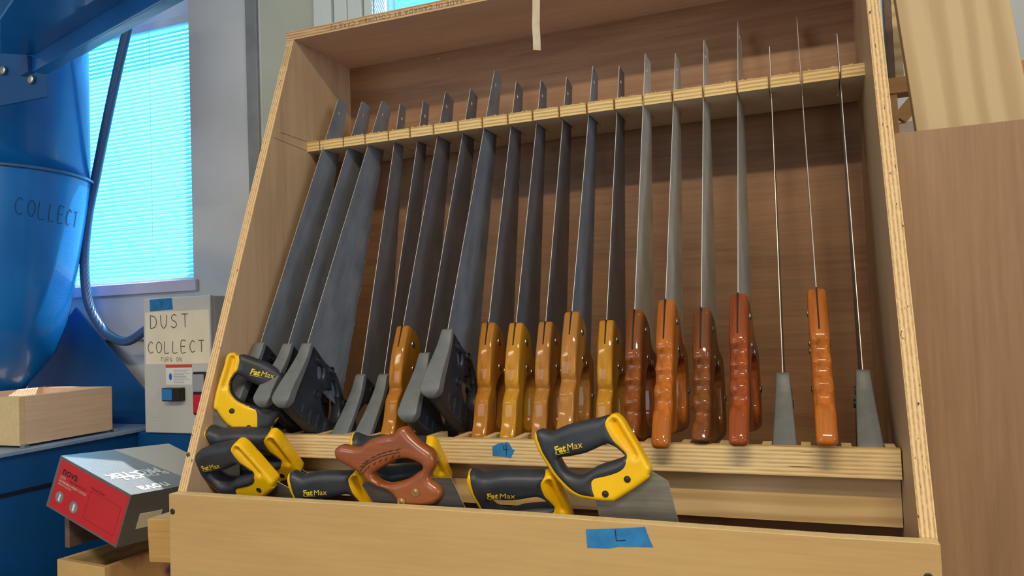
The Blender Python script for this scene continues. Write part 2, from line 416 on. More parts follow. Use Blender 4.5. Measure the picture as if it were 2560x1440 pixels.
# ------------------------------------------------------------------ cabinet
W, t = 1.04, .017
H, YT, YB, YS0, ZF = .8078, .3154, .5082, .0185, -1.05
SH_Z, SH_Y, SH_T = .5933, .3480, .0185
LZ, LY, LH = .0713, .1364, .0374
cab = empty('saw_cabinet', (0, 0, ZF))
def cb(mb, name, mats, **k):
    o = mb.build(name, mats, None, **k); o.parent = cab; o.matrix_parent_inverse = Matrix.Translation((0, 0, -ZF)); return o
tag(cab, 'open-fronted plywood saw cabinet with slanted sides and a notched shelf, holding twenty hanging handsaws', 'cabinet')
side_poly = [(YS0, ZF), (YS0, 0), (YT, H), (YB, H), (YB, ZF)]
def side(x0, x1):
    m = MB(); n = len(side_poly)
    m.v = [(x0, y, z) for y, z in side_poly]+[(x1, y, z) for y, z in side_poly]
    m.f = [tuple(range(n))[::-1], tuple(range(n, 2*n))]; m.mi = [0, 0]
    for i in range(n):
        j = (i+1) % n; m.f.append((i, j, n+j, n+i)); m.mi.append(1)
    return m
cb(side(0, t), 'side_panel', [M_['side_in'], M_['edge_x']])
cb(side(W-t, W), 'side_panel', [M_['side_in'], M_['edge_x']])
cb(MB().box(0, W, YT-.001, YB+.012, H, H+.0175, [0,0,1,1,1,1]), 'top_board', [M_['top_in'], M_['edge_top']])
cb(MB().box(t, W-t, YB, YB+.009, ZF+.1, H), 'back_panel', [M_['back']], label='reddish brown back panel behind the saws')
# front board with its slightly bowed top edge
zt = [(0, -.0004), (.01, .0004), (.2, .0002), (.416, .0014), (.57, .0014), (.72, .0002), (.86, -.0011), (.945, -.0018), (1.032, -.0011), (1.04, -.002)]
poly = [(0, -.34)]+[(x, z) for x, z in zt]+[(W, -.34)]
fb = MB().prism(poly, 'Y', 0, .018, 0, 1)
cb(fb, 'front_board', [M_['fascia'], M_['finger']], bevel=.0012, label='pale plywood front board screwed across the bottom')
for x, z, in ((.0075, -.0265), (.0075, -.136), (1.027, -.0365)):
    m = MB().lathe([(.0045, 0), (.0045, .0006), (.0028, .0012), (.001, .0006)], n=14, M=Matrix.Rotation(math.pi/2, 4, 'X'), c=(x, -.0001, z))
    cb(m, 'screw', [M_['screw_dk']], smooth=True, label='dark screw head in the front board')
for x in (.235, .434):
    cb(MB().lathe([(.0022, 0), (.0022, .001), (.001, .0016)], n=10, M=Matrix.Rotation(math.pi/2, 4, 'X'), c=(x, YB, H-.012)), 'nail', [M_['screw']], smooth=True)
# notched shelf: one comb-shaped board
slots = [.045, .100, .149, .2005, .247, .2965, .3465, .395, .4445, .4915, .5405, .590, .638, .687, .7355, .785, .838, .8865, .934, .989]
sw = .0014
pl = [(t, SH_Y+.155), (t, SH_Y)]
for i, x in enumerate(slots):
    d = .105
    pl += [(x-sw-.0016, SH_Y), (x-sw, SH_Y+.002), (x-sw, SH_Y+d), (x+sw, SH_Y+d), (x+sw, SH_Y+.002), (x+sw+.0016, SH_Y)]
pl += [(W-t, SH_Y), (W-t, SH_Y+.155)]
cb(MB().prism(pl, 'Z', SH_Z, SH_Z+SH_T, 0, 1), 'notched_shelf', [M_['shelf'], M_['edge_saw']], label='pale notched shelf that the blades pass through')
# splinters along the sawn top edge of the shelf
sp = MB()
for k in range(150):
    x = random.uniform(t+.004, W-t-.004); l = random.uniform(.0015, .006); h = random.uniform(.0006, .0022); w = random.uniform(.001, .003)
    if min(abs(x-s) for s in slots) < .004: continue
    z = SH_Z+SH_T
    sp.add([(x-w, SH_Y-.0002, z-.0005), (x+w, SH_Y-.0002, z-.0005), (x+random.uniform(-w, w*2), SH_Y-.0012, z+h), (x, SH_Y+.003, z)], [(0,1,2), (1,3,2), (3,0,2), (0,3,1)])
o = cb(sp, 'splinters', [M_['edge_saw']]); o['kind'] = 'stuff'
# lower ledge: front strip, base plate, fingers between the handles
lm = MB().box(t+.001, W-t-.0015, LY, LY+.0135, LZ-LH, LZ, 0); lm.box(t+.001, W-t-.0015, LY+.0135, .235, LZ-LH, LZ-LH+.014, 1)
cb(lm, 'ledge', [M_['edge_z'], M_['riser']], bevel=.001, label='plywood ledge with worn layered front edge')
fx = [.075, .123, .172, .221, .272, .322, .371, .420, .466, .515, .566, .614, .662, .711, .7615, .812, .866, .914, .962, 1.012]
for k, x in enumerate(fx):
    cb(MB().box(x-.0058, x+.0058, LY+.0136, .177 if k > 9 else .205, LZ-LH+.0141, LZ-.0002), 'ledge_finger', [M_['finger']])
cb(MB().box(t, W-t-.001, .1664, .1764, -.031, LZ-LH), 'riser_board', [M_['riser']], label='pale riser board under the ledge')
cb(MB().box(t, W-t, .19, .20, -.34, LZ-LH), 'inner_board', [M_['back']])
# stamp on the top board's edge, upside down
Mst = Matrix.Translation((.385, YT-.0014, H+.0125)) @ Matrix.Rotation(math.pi/2, 4, 'X') @ Matrix.Rotation(math.pi, 4, 'Z')
o = writing('MADE IN CANADA BY COLUMBIA CARB P2', .0118, Mst, M_['pencil'], None, 'stamp', bold=-.0001, space=1.28, label='upside-down lettering stamped on the board edge'); o.parent = cab; o.matrix_parent_inverse = Matrix.Translation((0,0,-ZF))
# pencil lines on the left side
o = MB()
for (a, b) in (((.268, .614), (.346, .613)), ((.246, .600), (.346, .594))):
    o.add([(t+.0003, a[0], a[1]), (t+.0003, b[0], b[1]), (t+.0003, b[0], b[1]+.0008), (t+.0003, a[0], a[1]+.0008)], [(0,1,2,3)])
cb(o, 'pencil_line', [M_['pencil']])
# ------------------------------------------------------------------ tapes
def tape(name, pts, M, mat, label):
    e = empty(name, M=M)
    vs = [(x, y, .0004) for x, y in pts]; n = len(vs)
    MB().add(vs+[(x, y, 0.) for x, y in pts], [tuple(range(n)), tuple(range(n, 2*n))[::-1]]+[(i, n+i, n+(i+1) % n, (i+1) % n) for i in range(n)]).build('tape_piece', mat, e)
    return tag(e, label, 'tape')
RX = Matrix.Rotation(math.pi/2, 4, 'X')
Mt = Matrix.Translation((.700, -.0002, -.0175)) @ RX
tl = tape('tape_label', [(-.0395, .0065), (.006, .0105), (.033, .014), (.035, .008), (.0385, -.002), (.042, -.009), (.0, -.0115), (-.012, -.0145), (-.0385, -.0155)], Mt, M_['tape'], 'large blue tape strip marked L on the front board')
strokes('lettering', [[(-.003, .0085), (-.002, -.0045)], [(-.002, -.0045), (.003, -.004), (.0095, -.003)]], .00055, Matrix.Translation((0,0,.0007)), M_['ink'], tl)
Mt = Matrix.Translation((.5015, LY-.0002, .0565)) @ RX
tl = tape('tape_label', [(-.0185, .0045), (-.008, .0095), (-.001, .0105), (0, .009), (.003, .0115), (.008, .0105), (.0125, .002), (.0165, .0), (.0115, -.0085), (.0105, -.0115), (-.006, -.0095), (-.0185, -.009)], Mt, M_['tape'], 'small torn blue tape marked 4 on the ledge edge')
strokes('lettering', [[(.0005, .007), (-.0005, .0005), (.0055, .0008)], [(.0038, .009), (.0034, -.008)]], .0005, Matrix.Translation((0,0,.0007)), M_['ink'], tl)
mp_ = MB(); prof = [(.5195, .8265), (.5193, .80), (.5178, .772), (.5168, .745), (.5176, .722), (.5172, .7035)]
tv = []
for k, (x, z) in enumerate(prof):
    y = YT-.0018+.0012*math.sin(k*1.1); e_ = .0018 if k == len(prof)-1 else 0
    tv += [(x-.0068, y, z+e_), (x+.0068, y, z-e_)]
mp_.add(tv, [(2*k, 2*k+1, 2*k+3, 2*k+2) for k in range(len(prof)-1)])
mo = mp_.build('masking_tape_strip', M_['mtape']); md = mo.modifiers.new('s', 'SOLIDIFY'); md.thickness = .0004
tag(mo, 'beige masking tape strip dangling from the cabinet top', 'tape')
# ------------------------------------------------------------------ hanging saws
def blade_mesh(spine, teeth, pitch=4., th=.9, tooth=1.3, closed_pts=()):
    """spine: points tip->heel (mm), teeth: straight line from heel to tip with serration"""
    pts = list(spine); (x0, y0), (x1, y1) = teeth; Ln = math.hypot(x1-x0, y1-y0); n = int(Ln/pitch); nx, ny = (y1-y0)/Ln, -(x1-x0)/Ln
    for i in range(n):
        a = i/n; b = (i+.55)/n
        pts.append((x0+(x1-x0)*a, y0+(y1-y0)*a)); pts.append((x0+(x1-x0)*b-nx*tooth*-1, y0+(y1-y0)*b-ny*tooth*-1))
    pts.append((x1, y1)); pts += list(closed_pts)
    return [(x/1e3, y/1e3) for x, y in pts]
def blade(name, poly, mat, parent, th=.0009, holes=()):
    """flat steel plate with its edges ground bright"""
    loops = [np.array(poly)*1e3]+[np.array([(hx+hr*math.cos(2*math.pi*i/12), hy+hr*math.sin(2*math.pi*i/12)) for i in range(12)])*1e3 for hx, hy, hr in holes]
    V = np.vstack(loops); edges = []; o = 0
    for l in loops:
        n = len(l); edges += [(o+i, o+(i+1) % n) for i in range(n)]; o += n
    vo, eo, fo, *_ = delaunay_2d_cdt([Vector((float(x), float(y))) for x, y in V], edges, [], 0, 1e-3)
    P = np.array([(v.x, v.y) for v in vo]); F = np.array([f_ for f_ in fo if len(f_) == 3]); cen = P[F].mean(1)
    k = inside(cen, loops[0])
    for l in loops[1:]: k &= ~inside(cen, l)
    F = F[k]; n = len(P); z = th/2
    m = MB(); cnt = {}
    fs = [tuple(int(i) for i in f_) for f_ in F]+[tuple(int(i)+n for i in f_[::-1]) for f_ in F]
    m.add([(x/1e3, y/1e3, z) for x, y in P]+[(x/1e3, y/1e3, -z) for x, y in P], fs, 0)
    for f_ in F:
        for a, b in ((f_[0], f_[1]), (f_[1], f_[2]), (f_[2], f_[0])): cnt.setdefault((min(a, b), max(a, b)), []).append((int(a), int(b)))
    for v in cnt.values():
        if len(v) == 1: a, b = v[0]; m.f.append((b, a, a+n, b+n)); m.mi.append(1)
    return m.build(name, [mat, M_['steel_edge']], parent)
def stud(name, x, y, z, parent, mat, r=5., h=2.2, sides=(1, -1), ring=False):
    for sg in sides:
        m = MB(); R = Matrix.Identity(4) if sg > 0 else Matrix.Rotation(math.pi, 4, 'X')
        prof = [(r, -1), (r, h*.35), (r*.8, h*.8), (r*.35, h)]
        if ring: prof = [(r, -1), (r, h), (r*.8, h), (r*.75, h*.5), (r*.4, h*.5), (r*.35, h*.8)]
        m.lathe([(a/1e3, b/1e3) for a, b in prof], n=16, M=R, c=(x/1e3, y/1e3, sg*z/1e3))
        o = m.build(name, mat, parent, smooth=True); o.data.set_sharp_from_angle(angle=math.radians(50))
# handle outlines in mm: x along the blade (up), y from the spine towards the teeth
W_OUT = [(4,-1),(5,10),(3,28),(-6,44),(-22,53),(-32,64),(-33,82),(-42,97),(-62,106),(-90,112),(-120,118),(-146,118),(-156,104),(-163,88),(-172,66),(-180,44),(-186,24),(-186,10),(-178,7),(-164,8),(-150,8),(-136,6),(-123,4),(-112,7),(-102,10),(-94,5),(-75,-1),(-56,-3),(-37,-4),(-15,-3)]
W_HOLE = [(-72,44),(-66,62),(-78,80),(-104,90),(-132,94),(-146,82),(-152,60),(-142,42),(-118,36),(-94,34)]
G_OUT = [(4,0),(6,9),(3,28),(-6,44),(-22,53),(-32,64),(-33,82),(-42,97),(-62,106),(-90,112),(-120,118),(-146,118),(-158,100),(-168,76),(-178,50),(-188,24),(-192,15),(-204,14),(-212,8),(-212,0),(-206,-4),(-190,-4),(-172,-3),(-163,0),(-156,4),(-148,5),(-141,1),(-133,-2),(-124,1),(-117,5),(-109,4),(-101,-1),(-92,2),(-84,5),(-77,3),(-69,-3),(-50,-4),(-20,-3)]
P_OUT = [(6,1),(8,14),(4,30),(-1,50),(-3,72),(-6,88),(-16,104),(-32,122),(-40,140),(-60,148),(-84,146),(-106,136),(-121,120),(-126,102),(-122,78),(-117,50),(-113,26),(-110,8),(-105,-8),(-95,-15),(-66,-11),(-40,-5),(-16,0)]
P_HOLES = [[(-50,66),(-40,80),(-38,98),(-48,114),(-66,123),(-82,118),(-87,100),(-82,82),(-68,66)], [(-18,34),(-13,50),(-30,56),(-36,43)], [(-26,82),(-22,92),(-38,108),(-44,96)]]
P_CAP = [(6,-3),(7,5),(-20,4),(-50,-1),(-80,-7),(-100,-9),(-109,-10),(-111,-17),(-104,-24),(-92,-25),(-66,-19),(-40,-11),(-16,-5)]
S_OUT = [(6,1),(6,12),(2,28),(-6,46),(-14,62),(-30,78),(-50,86),(-74,84),(-90,70),(-100,48),(-106,20),(-111,-8),(-113,-28),(-108,-34),(-98,-34),(-74,-23),(-46,-11),(-20,-2)]
S_HOLE = [(-38,18),(-34,40),(-46,58),(-66,62),(-80,50),(-86,26),(-84,2),(-72,-10),(-54,0)]
S_CAP = [(6,-4),(7,5),(-20,3),(-46,-6),(-74,-18),(-98,-29),(-112,-34),(-117,-38),(-113,-43),(-98,-40),(-74,-29),(-46,-17),(-20,-8)]
def make_proto(kind):
    r = empty('hand_saw')
    if kind in ('W', 'G', 'H'):
        hang = kind == 'H'
        out = W_OUT if kind == 'W' else G_OUT
        if kind == 'G': out = [p_ if p_[0] > -178 or p_[1] > 20 else (max(p_[0], -186), p_[1]) for p_ in G_OUT]
        vs, fs, hf = pillow(out, [W_HOLE], 24 if kind == 'W' else 25, 4 if kind == 'W' else 7.5, e=.68 if kind == 'W' else .45, grid=4.)
        h = put('handle', vs, fs, M_['hw_a'], r)
        for a, b in ((-20, 22), (-58, 36), (-58, 60), (-96, 104)): stud('screw', a, b, 12.2, h, M_['screw'], 5.2, 2.)
        # saw kerf in the front edge of the handle
        L0 = 34 if kind == 'W' else 58
        MB().box(-L0/1e3, .0045, -.0052 if kind != 'W' else -.0046, .02, -.0009, .0009).build('kerf', M_['slot'], h)
        heel, ht = 100, -40
    elif kind == 'P':
        T = lambda P: np.interp(P[:, 0], [-105, 5], [24, 13])
        rib = lambda P, d: np.where((P[:, 0] < -88) & (d > 2) & (P[:, 1] > 15), .7*np.sin(P[:, 1]*1.25), 0)
        vs, fs, hf = pillow(P_OUT, P_HOLES, T, 4., e=.55, grid=2.6, hmod=rib)
        h = put('handle', vs, fs, M_['plastic_in'], r)
        Tc = lambda P: np.minimum(np.interp(P[:, 0], [-98, 5], [33, 19]), 2*np.sqrt(np.clip(16.7**2-np.clip(-95-P[:, 0], 0, 16.5)**2, 1, None)))
        vs, fs, hf = pillow(P_CAP, [], Tc, 1.6, e=.85, grid=3.2, step=1.6)
        cap = put('front_cap', vs, fs, M_['plastic'], h, label='smooth grey front face of the black handle')
        for a, b in ((-9, 26), (-9, 70), (-46, 128), (-62, 44)): stud('bolt', a, b, 6.4 if a > -20 else 9., h, M_['plastic_in'], 6.5, 4., ring=True)
        for a, b in ((-9, 26), (-9, 70), (-46, 128)): stud('screw', a, b, 8.4 if a > -20 else 11., h, M_['screw'], 2.6, 1.5)
        MB().box(-.024, .0075, -.0125, .01, -.0006, .0006).build('kerf', M_['slot'], h) if False else None
        heel, ht = 112, -44
    else:
        T = lambda P: np.interp(P[:, 0], [-110, 5], [25, 14])
        vs, fs, hf = pillow(S_OUT, [S_HOLE], T, 4., e=.6, grid=4.)
        h = put('handle', vs, fs, M_['plastic_in'], r)
        Tc = lambda P: np.interp(P[:, 0], [-110, 5], [32, 18])
        vs, fs, hf = pillow(S_CAP, [], Tc, 1.6, e=.85, grid=3.2, step=1.6)
        cap = put('front_cap', vs, fs, M_['plastic'], h, label='smooth grey front face of the black handle')
        stud('bolt', -14, 26, 7., h, M_['plastic_in'], 6.5, 3.6, ring=True); stud('bolt', -24, 64, 8., h, M_['plastic_in'], 6.5, 3.2, ring=True)
        heel, ht = 82, -20
    r['heel'] = heel; r['ht'] = ht
    return r
protos = {k: make_proto(k) for k in ('W', 'G', 'H', 'P', 'S')}
used = set()
# (kind, X at handle, B(y,z), X at shelf, A y, tip z offset length, blade material, handle material, label)
SAWS = [
 ('P', .038, (.168,.215), .055, .344, 542, 'steel', None, 'black plastic-handled handsaw leftmost in the rack, against the side panel'),
 ('P', .103, (.159,.212), .103, .360, 553, 'steel', None, 'black plastic-handled handsaw second from the left, its grip beside the upper yellow saw'),
 ('P', .151, (.147,.212), .151, .358, 552, 'steel', None, 'black plastic-handled handsaw third from the left, its wide grey blade uncovered'),
 ('S', .204, (.224,.153), .204, .366, 549, 'steel_dark', None, 'handsaw with small tapered black grip, fourth from the left'),
 ('S', .248, (.226,.153), .248, .377, 555, 'steel_dark', None, 'handsaw with small tapered black grip just left of the first wooden handle'),
 ('W', .2965, (.212,.238), .2965, .365, 492, 'steel_dark', 'hw_a', 'wooden-handled handsaw standing alone among the black handles at left'),
 ('P', .3465, (.190,.190), .3465, .370, 548, 'steel_dark', None, 'black plastic-handled handsaw sitting low, right of the lone wooden handle'),
 ('P', .394, (.179,.227), .394, .359, 551, 'steel', None, 'black plastic-handled handsaw eighth from the left, beside the row of wooden handles'),
 ('W', .4445, (.228,.238), .4445, .365, 481, 'steel_dark', 'hw_a', 'honey-varnished wooden handsaw at the left end of the wooden row'),
 ('W', .4915, (.229,.236), .4915, .370, 480, 'steel_dark', 'hw_b', 'golden-varnished wooden handsaw above the blue tape marked 4'),
 ('W', .539, (.236,.236), .539, .375, 478, 'steel_dark', 'hw_c', 'tan wooden handsaw left of the tall pale-handled one, behind the big yellow-black saw'),
 ('W', .589, (.215,.250), .589, .365, 485, 'steel', 'hw_c', 'tall pale tan wooden handsaw whose handle starts higher than its left neighbours'),
 ('W', .638, (.234,.235), .638, .369, 482, 'steel_dark', 'hw_b', 'narrow golden wooden handsaw directly behind the yellow top of the big saw'),
 ('G', .687, (.210,.249), .687, .349, 481, 'steel_old', 'hw_d', 'glossy amber wooden handsaw with worn nose, first of the finger-grooved handles'),
 ('H', .735, (.199,.262), .735, .362, 482, 'steel_old', 'hw_f', 'light amber finger-grooved handsaw overhanging the ledge between two darker ones'),
 ('G', .784, (.205,.248), .784, .358, 504, 'steel_old', 'hw_g', 'dark brown finger-grooved handsaw with bright glare on its nose'),
 ('H', .8355, (.199,.266), .837, .372, 545, 'steel_old', 'hw_e', 'reddish finger-grooved wooden handsaw overhanging the ledge'),
 ('S', .888, (.230,.149), .8885, .372, 554, 'steel', None, 'handsaw with plain tapered black grip between two amber wooden handles'),
 ('H', .937, (.197,.268), .934, .378, 540, 'steel_old', 'hw_f', 'rightmost wooden-handled handsaw, orange amber with screws on both sides'),
 ('S', .990, (.231,.152), .9905, .378, 560, 'steel', None, 'rightmost handsaw, tapered black grip beside the right side panel'),
]
for i, (k, xb, (by, bz), xa, ay, Ln, bm_, hm, lab) in enumerate(SAWS):
    pr = protos[k]
    first = k not in used; used.add(k)
    r = pr if first else copy_tree(pr, None, ('blade',))
    B_ = Vector((xb, by, bz)); A_ = Vector((xa, ay, SH_Z)); a = (A_-B_).normalized()
    b = Vector((0, a.z, -a.y)).normalized(); b = (b-a*b.dot(a)).normalized(); b = Matrix.Rotation(math.radians({12: -2, 13: -4, 14: -4, 15: -5, 16: -5}.get(i, 0)), 3, a) @ b; c = a.cross(b)
    Mm = Matrix((a, b, c)).transposed().to_4x4(); Mm.translation = B_; r.matrix_world = Mm
    tag(r, lab, 'saw', 'handsaws hanging in the cabinet')
    h = [c_ for c_ in r.children if c_.name.startswith('handle')][0]
    if hm:
        h.data = h.data.copy() if not first else h.data
        h.data.materials[0] = M_[hm]
    heel, ht = {'W': (118, -40), 'G': (118, -40), 'H': (118, -40), 'P': (133, -52), 'S': (96, -22)}[k]
    tipw = {'P': 33, 'S': 23}.get(k, 33) + (i % 3)*1.5
    if i == 5: heel = 124; tipw = 37
    tp = Ln+5
    sp_pts = [(tp, tipw), (Ln+1.5, 8), (Ln, 1), (Ln-2, 0), (ht+10, 0), (ht+10, 12), (ht, heel-10), (ht, heel)] if i not in (0, 1, 2, 7) else \
             [(tp, tipw), (tp+3, tipw-6), (Ln+4, 8), (Ln, 2), (Ln-4, 0), (ht+10, 0), (ht+10, 12), (ht, heel-10), (ht, heel)]
    poly = blade_mesh(sp_pts, ((ht+2, heel+.5), (tp-1, tipw+.5)), pitch=4.6 if i < 9 else 3.4, tooth=1.7 if i < 9 else 1.3)
    blade('blade', poly, M_[bm_], r, holes=[((Ln-26)/1e3, .013, .0032)])
# ------------------------------------------------------------------ loose saws in the trough
O6=[(-71.2,27.6),(-68.5,29.4),(-63.1,30.8),(-56.0,28.8),(-49.0,27.7),(-40.1,31.5),(-27.7,36.4),(-13.8,40.2),(0,43.4),(15.3,46.3),(28.8,49.7),(31.4,51.9),(36.4,53.0),(40.5,51.5),(46.8,45.1),(54.3,31.6),(61.9,19.0),(69.3,4.9),(76.0,-7.6),(78.9,-13.8),(76.9,-21.7),(75.9,-25.7),(62.7,-35.8),(47.6,-46.0),(34.1,-54.6),(29.1,-56.5),(11.7,-56.6),(-6.0,-55.0),(-16.1,-53.1),(-26.2,-47.9),(-36.2,-39.3),(-47.8,-26.6),(-56.1,-13.6),(-64.4,-.6),(-70.1,10.9),(-72.4,20.9)]
H6=[(-39.0,-4.8),(-27.7,-2.8),(-13.8,.1),(-3.5,2.8),(8.6,8.0),(20.6,13.5),(27.3,14.7),(35.4,11.2),(41.8,6.5),(45.7,2.6),(46.4,.2),(41.3,-3.1),(31.3,-6.6),(17.8,-11.1),(7.6,-15.5),(2.4,-19.0),(-8.0,-24.2),(-16.6,-25.4),(-25.1,-23.2),(-31.8,-18.6),(-35.9,-12.9)]
Y6=[(28.8,40.8),(30.6,34.4),(36.0,24.8),(43.7,13.8),(51.4,2.8),(53.1,-3.5),(52.5,-9.9),(48.9,-16.4),(40.5,-22.4),(25.4,-27.8),(10.2,-31.6),(7.6,-34.1),(8.9,-43.8),(11.8,-54.1)]
OM = [O6[i] for i in range(10, -1, -1)]+[(O6[35][0]+1.2, O6[35][1])]+[(O6[i][0]+1.7, O6[i][1]+1.3) for i in range(34, 26, -1)]+Y6[::-1]
OM = [(x+1.2 if x < -65 else x, y+(1.0 if y > 26 else 0)) for x, y in OM]
hc = np.array(H6).mean(0); H6b = [tuple(hc+(np.array(p_)-hc)*1.07) for p_ in H6]
def recess(pts, depth, w):
    A = np.array(pts[:-1], float); B = np.array(pts[1:], float)
    def fn(P, d):
        q = dist_to(P, A, B); s = np.clip((np.linalg.norm(P-A[0], axis=1))/np.linalg.norm(B[-1]-A[0]), 0, 1)
        return -depth*(1-.45*s)*np.exp(-(q/w)**2)*np.clip(d/2.5, 0, 1)
    return fn
def power_grip(name, outl, hole, om, hole_om, rec, screws, blade_poly, text, M, scale=1., yscale=24., mirror=False):
    r = empty(name, M=M @ Matrix.Diagonal((scale*(-1 if mirror else 1), scale, scale*(-1 if mirror else 1), 1)) if not mirror else M)
    vs, fs, hf = pillow(outl, hole, yscale, 6.5, e=.5, grid=1.9, step=1.8, hmod=recess(*rec) if rec else None)
    fr = put('handle_frame', vs, fs, M_['yellow'], r, label='yellow plastic handle frame')
    vs, fs, hf2 = pillow(om, hole_om, yscale+5.5, 11, e=.3, grid=3., step=1.8)
    gr = put('grip', vs, fs, M_['rubber'], r, label='black rubber grip')
    for x, y in screws:
        z = float(hf(np.array([[x, y]]))[0]); stud('screw', x, y, z-.2, fr, M_['screw_dk'], 4.4, .7, ring=True)
    (tx, ty), ang, size, bold = text
    ca, sa = math.cos(ang), math.sin(ang)
    x0 = 0
    for wd, bo in (('Fat', bold), ('Max', -.02)):
        g_v, g_f = glyphs(wd, size, bold=bo*size if bo > 0 else 0, shear=.15)
        ww = max(v[0] for v in g_v)
        P = np.array([(tx+(v[0]+x0)*ca-v[1]*sa, ty+(v[0]+x0)*sa+v[1]*ca) for v in g_v]); z = hf2(P)+.25
        m = MB(); m.add([(p_[0]/1e3, p_[1]/1e3, q/1e3) for p_, q in zip(P, z)], g_f)
        me = bpy.data.meshes.new('lettering'); me.from_pydata(m.v, [], m.f); me.materials.append(M_['ylet'])
        lo_ = bpy.data.objects.new('lettering', me); COL.objects.link(lo_); lo_.parent = gr; lo_['label'] = 'yellow lettering on the grip'
        x0 += ww+size*.04
    # underline
    P = np.array([(tx+u*ca+1.6*sa, ty+u*sa-1.6*ca) for u in np.linspace(0, size*1.6, 8)]+[(tx+u*ca+2.2*sa, ty+u*sa-2.2*ca) for u in np.linspace(size*1.6, 0, 8)]); z = hf2(P)+.25
    me = bpy.data.meshes.new('underline'); me.from_pydata([(p_[0]/1e3, p_[1]/1e3, q/1e3) for p_, q in zip(P, z)], [], [tuple(range(16))]); me.materials.append(M_['ylet'])
    lo_ = bpy.data.objects.new('underline', me); COL.objects.link(lo_); lo_.parent = gr
    blade('blade', blade_poly, M_['steel_front'], r)
    return r
XZ = Matrix(((1,0,0,0),(0,0,-1,0),(0,1,0,0),(0,0,0,1)))
B6 = blade_mesh([(150,-255),(95,-262),(9,-77),(4,-50),(30,-30),(74,-16),(79.5,-18.5),(99,-30)], ((109,-77),(153,-254)), pitch=2.6, tooth=1.1)
B6 = blade_mesh([(140,-262),(92,-264),(9,-77),(4,-50),(30,-30),(74,-16),(79.5,-18.5)], ((99.4,-30.2),(149,-262)), pitch=2.6, tooth=1.1)
REC6 = ([(36,43),(40,36),(48.5,22),(60,2)], 9.5, 4.4)
def six(pos, e, s): return Matrix.Translation(pos) @ Euler(tuple(math.radians(v) for v in e), 'XYZ').to_matrix().to_4x4() @ XZ @ Matrix.Diagonal((s, s, s, 1))
F7 = power_grip('hand_saw', O6, [H6b], OM, [H6], REC6, [(50.4,-27.2),(21.6,-46.7)], B6, ((-42, 2.2), .235, 12.6, .034), six((.655,.05,.070), (0,0,0), 1.))
tag(F7, 'largest yellow and black handsaw, standing highest at the right of the trough', 'saw', 'loose saws standing in the front trough')
LOOSE = [
 (((.0683,.0601,.0293), (25.9,1.3,-.5), 1.04), 'yellow and black handsaw at the far left front of the trough'),
 (((.2523,.0638,-.0092), (10.9,11.8,15.4), .966), 'yellow and black handsaw sunk low left of the carved wooden handle, its rubber torn'),
 (((.5495,.0622,.0063), (28,12,20), .99), 'yellow and black handsaw sunk low between the carved one and the largest one'),
 (((.3474,.0995,.0432), (40,14,30), 1.06), 'yellow and black handsaw mostly hidden behind the carved wooden handle'),
 (((.0768,.0994,.0489), (36,13.2,18.7), 1.054), 'yellow and black handsaw sloping down between the two leftmost ones'),
]
for pose, lab in LOOSE:
    c_ = copy_tree(F7); c_.matrix_world = six(*pose)
    if 'mostly hidden' in lab:
        ob_ = [q for q in c_.children if q.name.startswith('blade')][0]; nb_ = blade('tmp', [(.11,-.25),(.07,-.25),(.009,-.077),(.004,-.05),(.03,-.03),(.06,-.03),(.07,-.06)], M_['steel_front'], None); ob_.data = nb_.data; bpy.data.objects.remove(nb_)
    tag(c_, lab, 'saw', 'loose saws standing in the front trough')
# the bigger first-left model, turned the other way
ph = math.radians(30)
M1 = Matrix(((math.cos(ph),0,math.sin(ph),.03),(math.sin(ph),0,-math.cos(ph),.085),(0,1,0,0),(0,0,0,1)))
O1=[(5.8,189.5),(8.7,202.0),(13.1,208.2),(18.4,209.7),(24.4,207.7),(27.3,204.5),(34.0,204.5),(46.1,200.3),(54.8,196.3),(67.0,191.2),(77.4,185.2),(89.6,176.4),(98.2,166.9),(103.0,146.5),(97.2,124.9),(91.3,103.4),(84.0,92.9),(76.7,82.5),(67.8,78.5),(52.0,74.9),(43.2,74.5),(36.3,77.6),(22.6,83.9),(8.9,93.7),(-1.2,106.9),(-7.9,118.0),(-12.1,121.0),(-10.0,137.9),(-5.3,155.7),(.2,173.5)]
H1=[(15.4,151.0),(15.9,161.8),(24.6,173.7),(34.9,169.1),(47.8,159.3),(62.6,152.2),(74.8,148.0),(76.3,138.8),(68.9,122.8),(58.3,119.8),(44.3,123.3),(37.4,126.3),(27.1,132.3),(18.6,141.8)]
Y1=[(26.7,193.9),(23.0,181.4),(17.5,170.8),(13.8,158.3),(14.4,145.7),(20.2,134.5),(27.0,126.9),(37.3,120.9),(47.7,115.8),(51.9,111.1),(52.6,102.0),(52.3,91.1),(52.1,80.3)]
OM1 = [(x+1.2, y+1.4) for x, y in O1[6:18]]+[(66.5,80),(56,77.5)]+Y1[::-1]+[(27.6,203.5)]
hc = np.array(H1).mean(0); H1b = [tuple(hc+(np.array(p_)-hc)*1.07) for p_ in H1]
bl = blade_mesh([(30,-120),(22,82),(10,100),(-12.2,118.3)], ((-24.6,101),(-14,-120)), pitch=2.6, tooth=1.1)
bl = [(-.0122,.1183),(-.0246,.101),(-.0256,.09),(-.014,-.12),(.03,-.12),(.0225,.082),(.02,.1)]
F1 = power_grip('hand_saw', O1, [H1b], OM1, [H1], ([(20,200),(18,190),(12,172),(6,155)], 7., 4.2), [(17.2,115.7),(42.6,87.2)], bl, ((46.5, 174.5), -.26, 12.5, .035), M1)
tag(F1, 'yellow and black handsaw turned backwards, topmost at the left, by the side panel', 'saw', 'loose saws standing in the front trough')
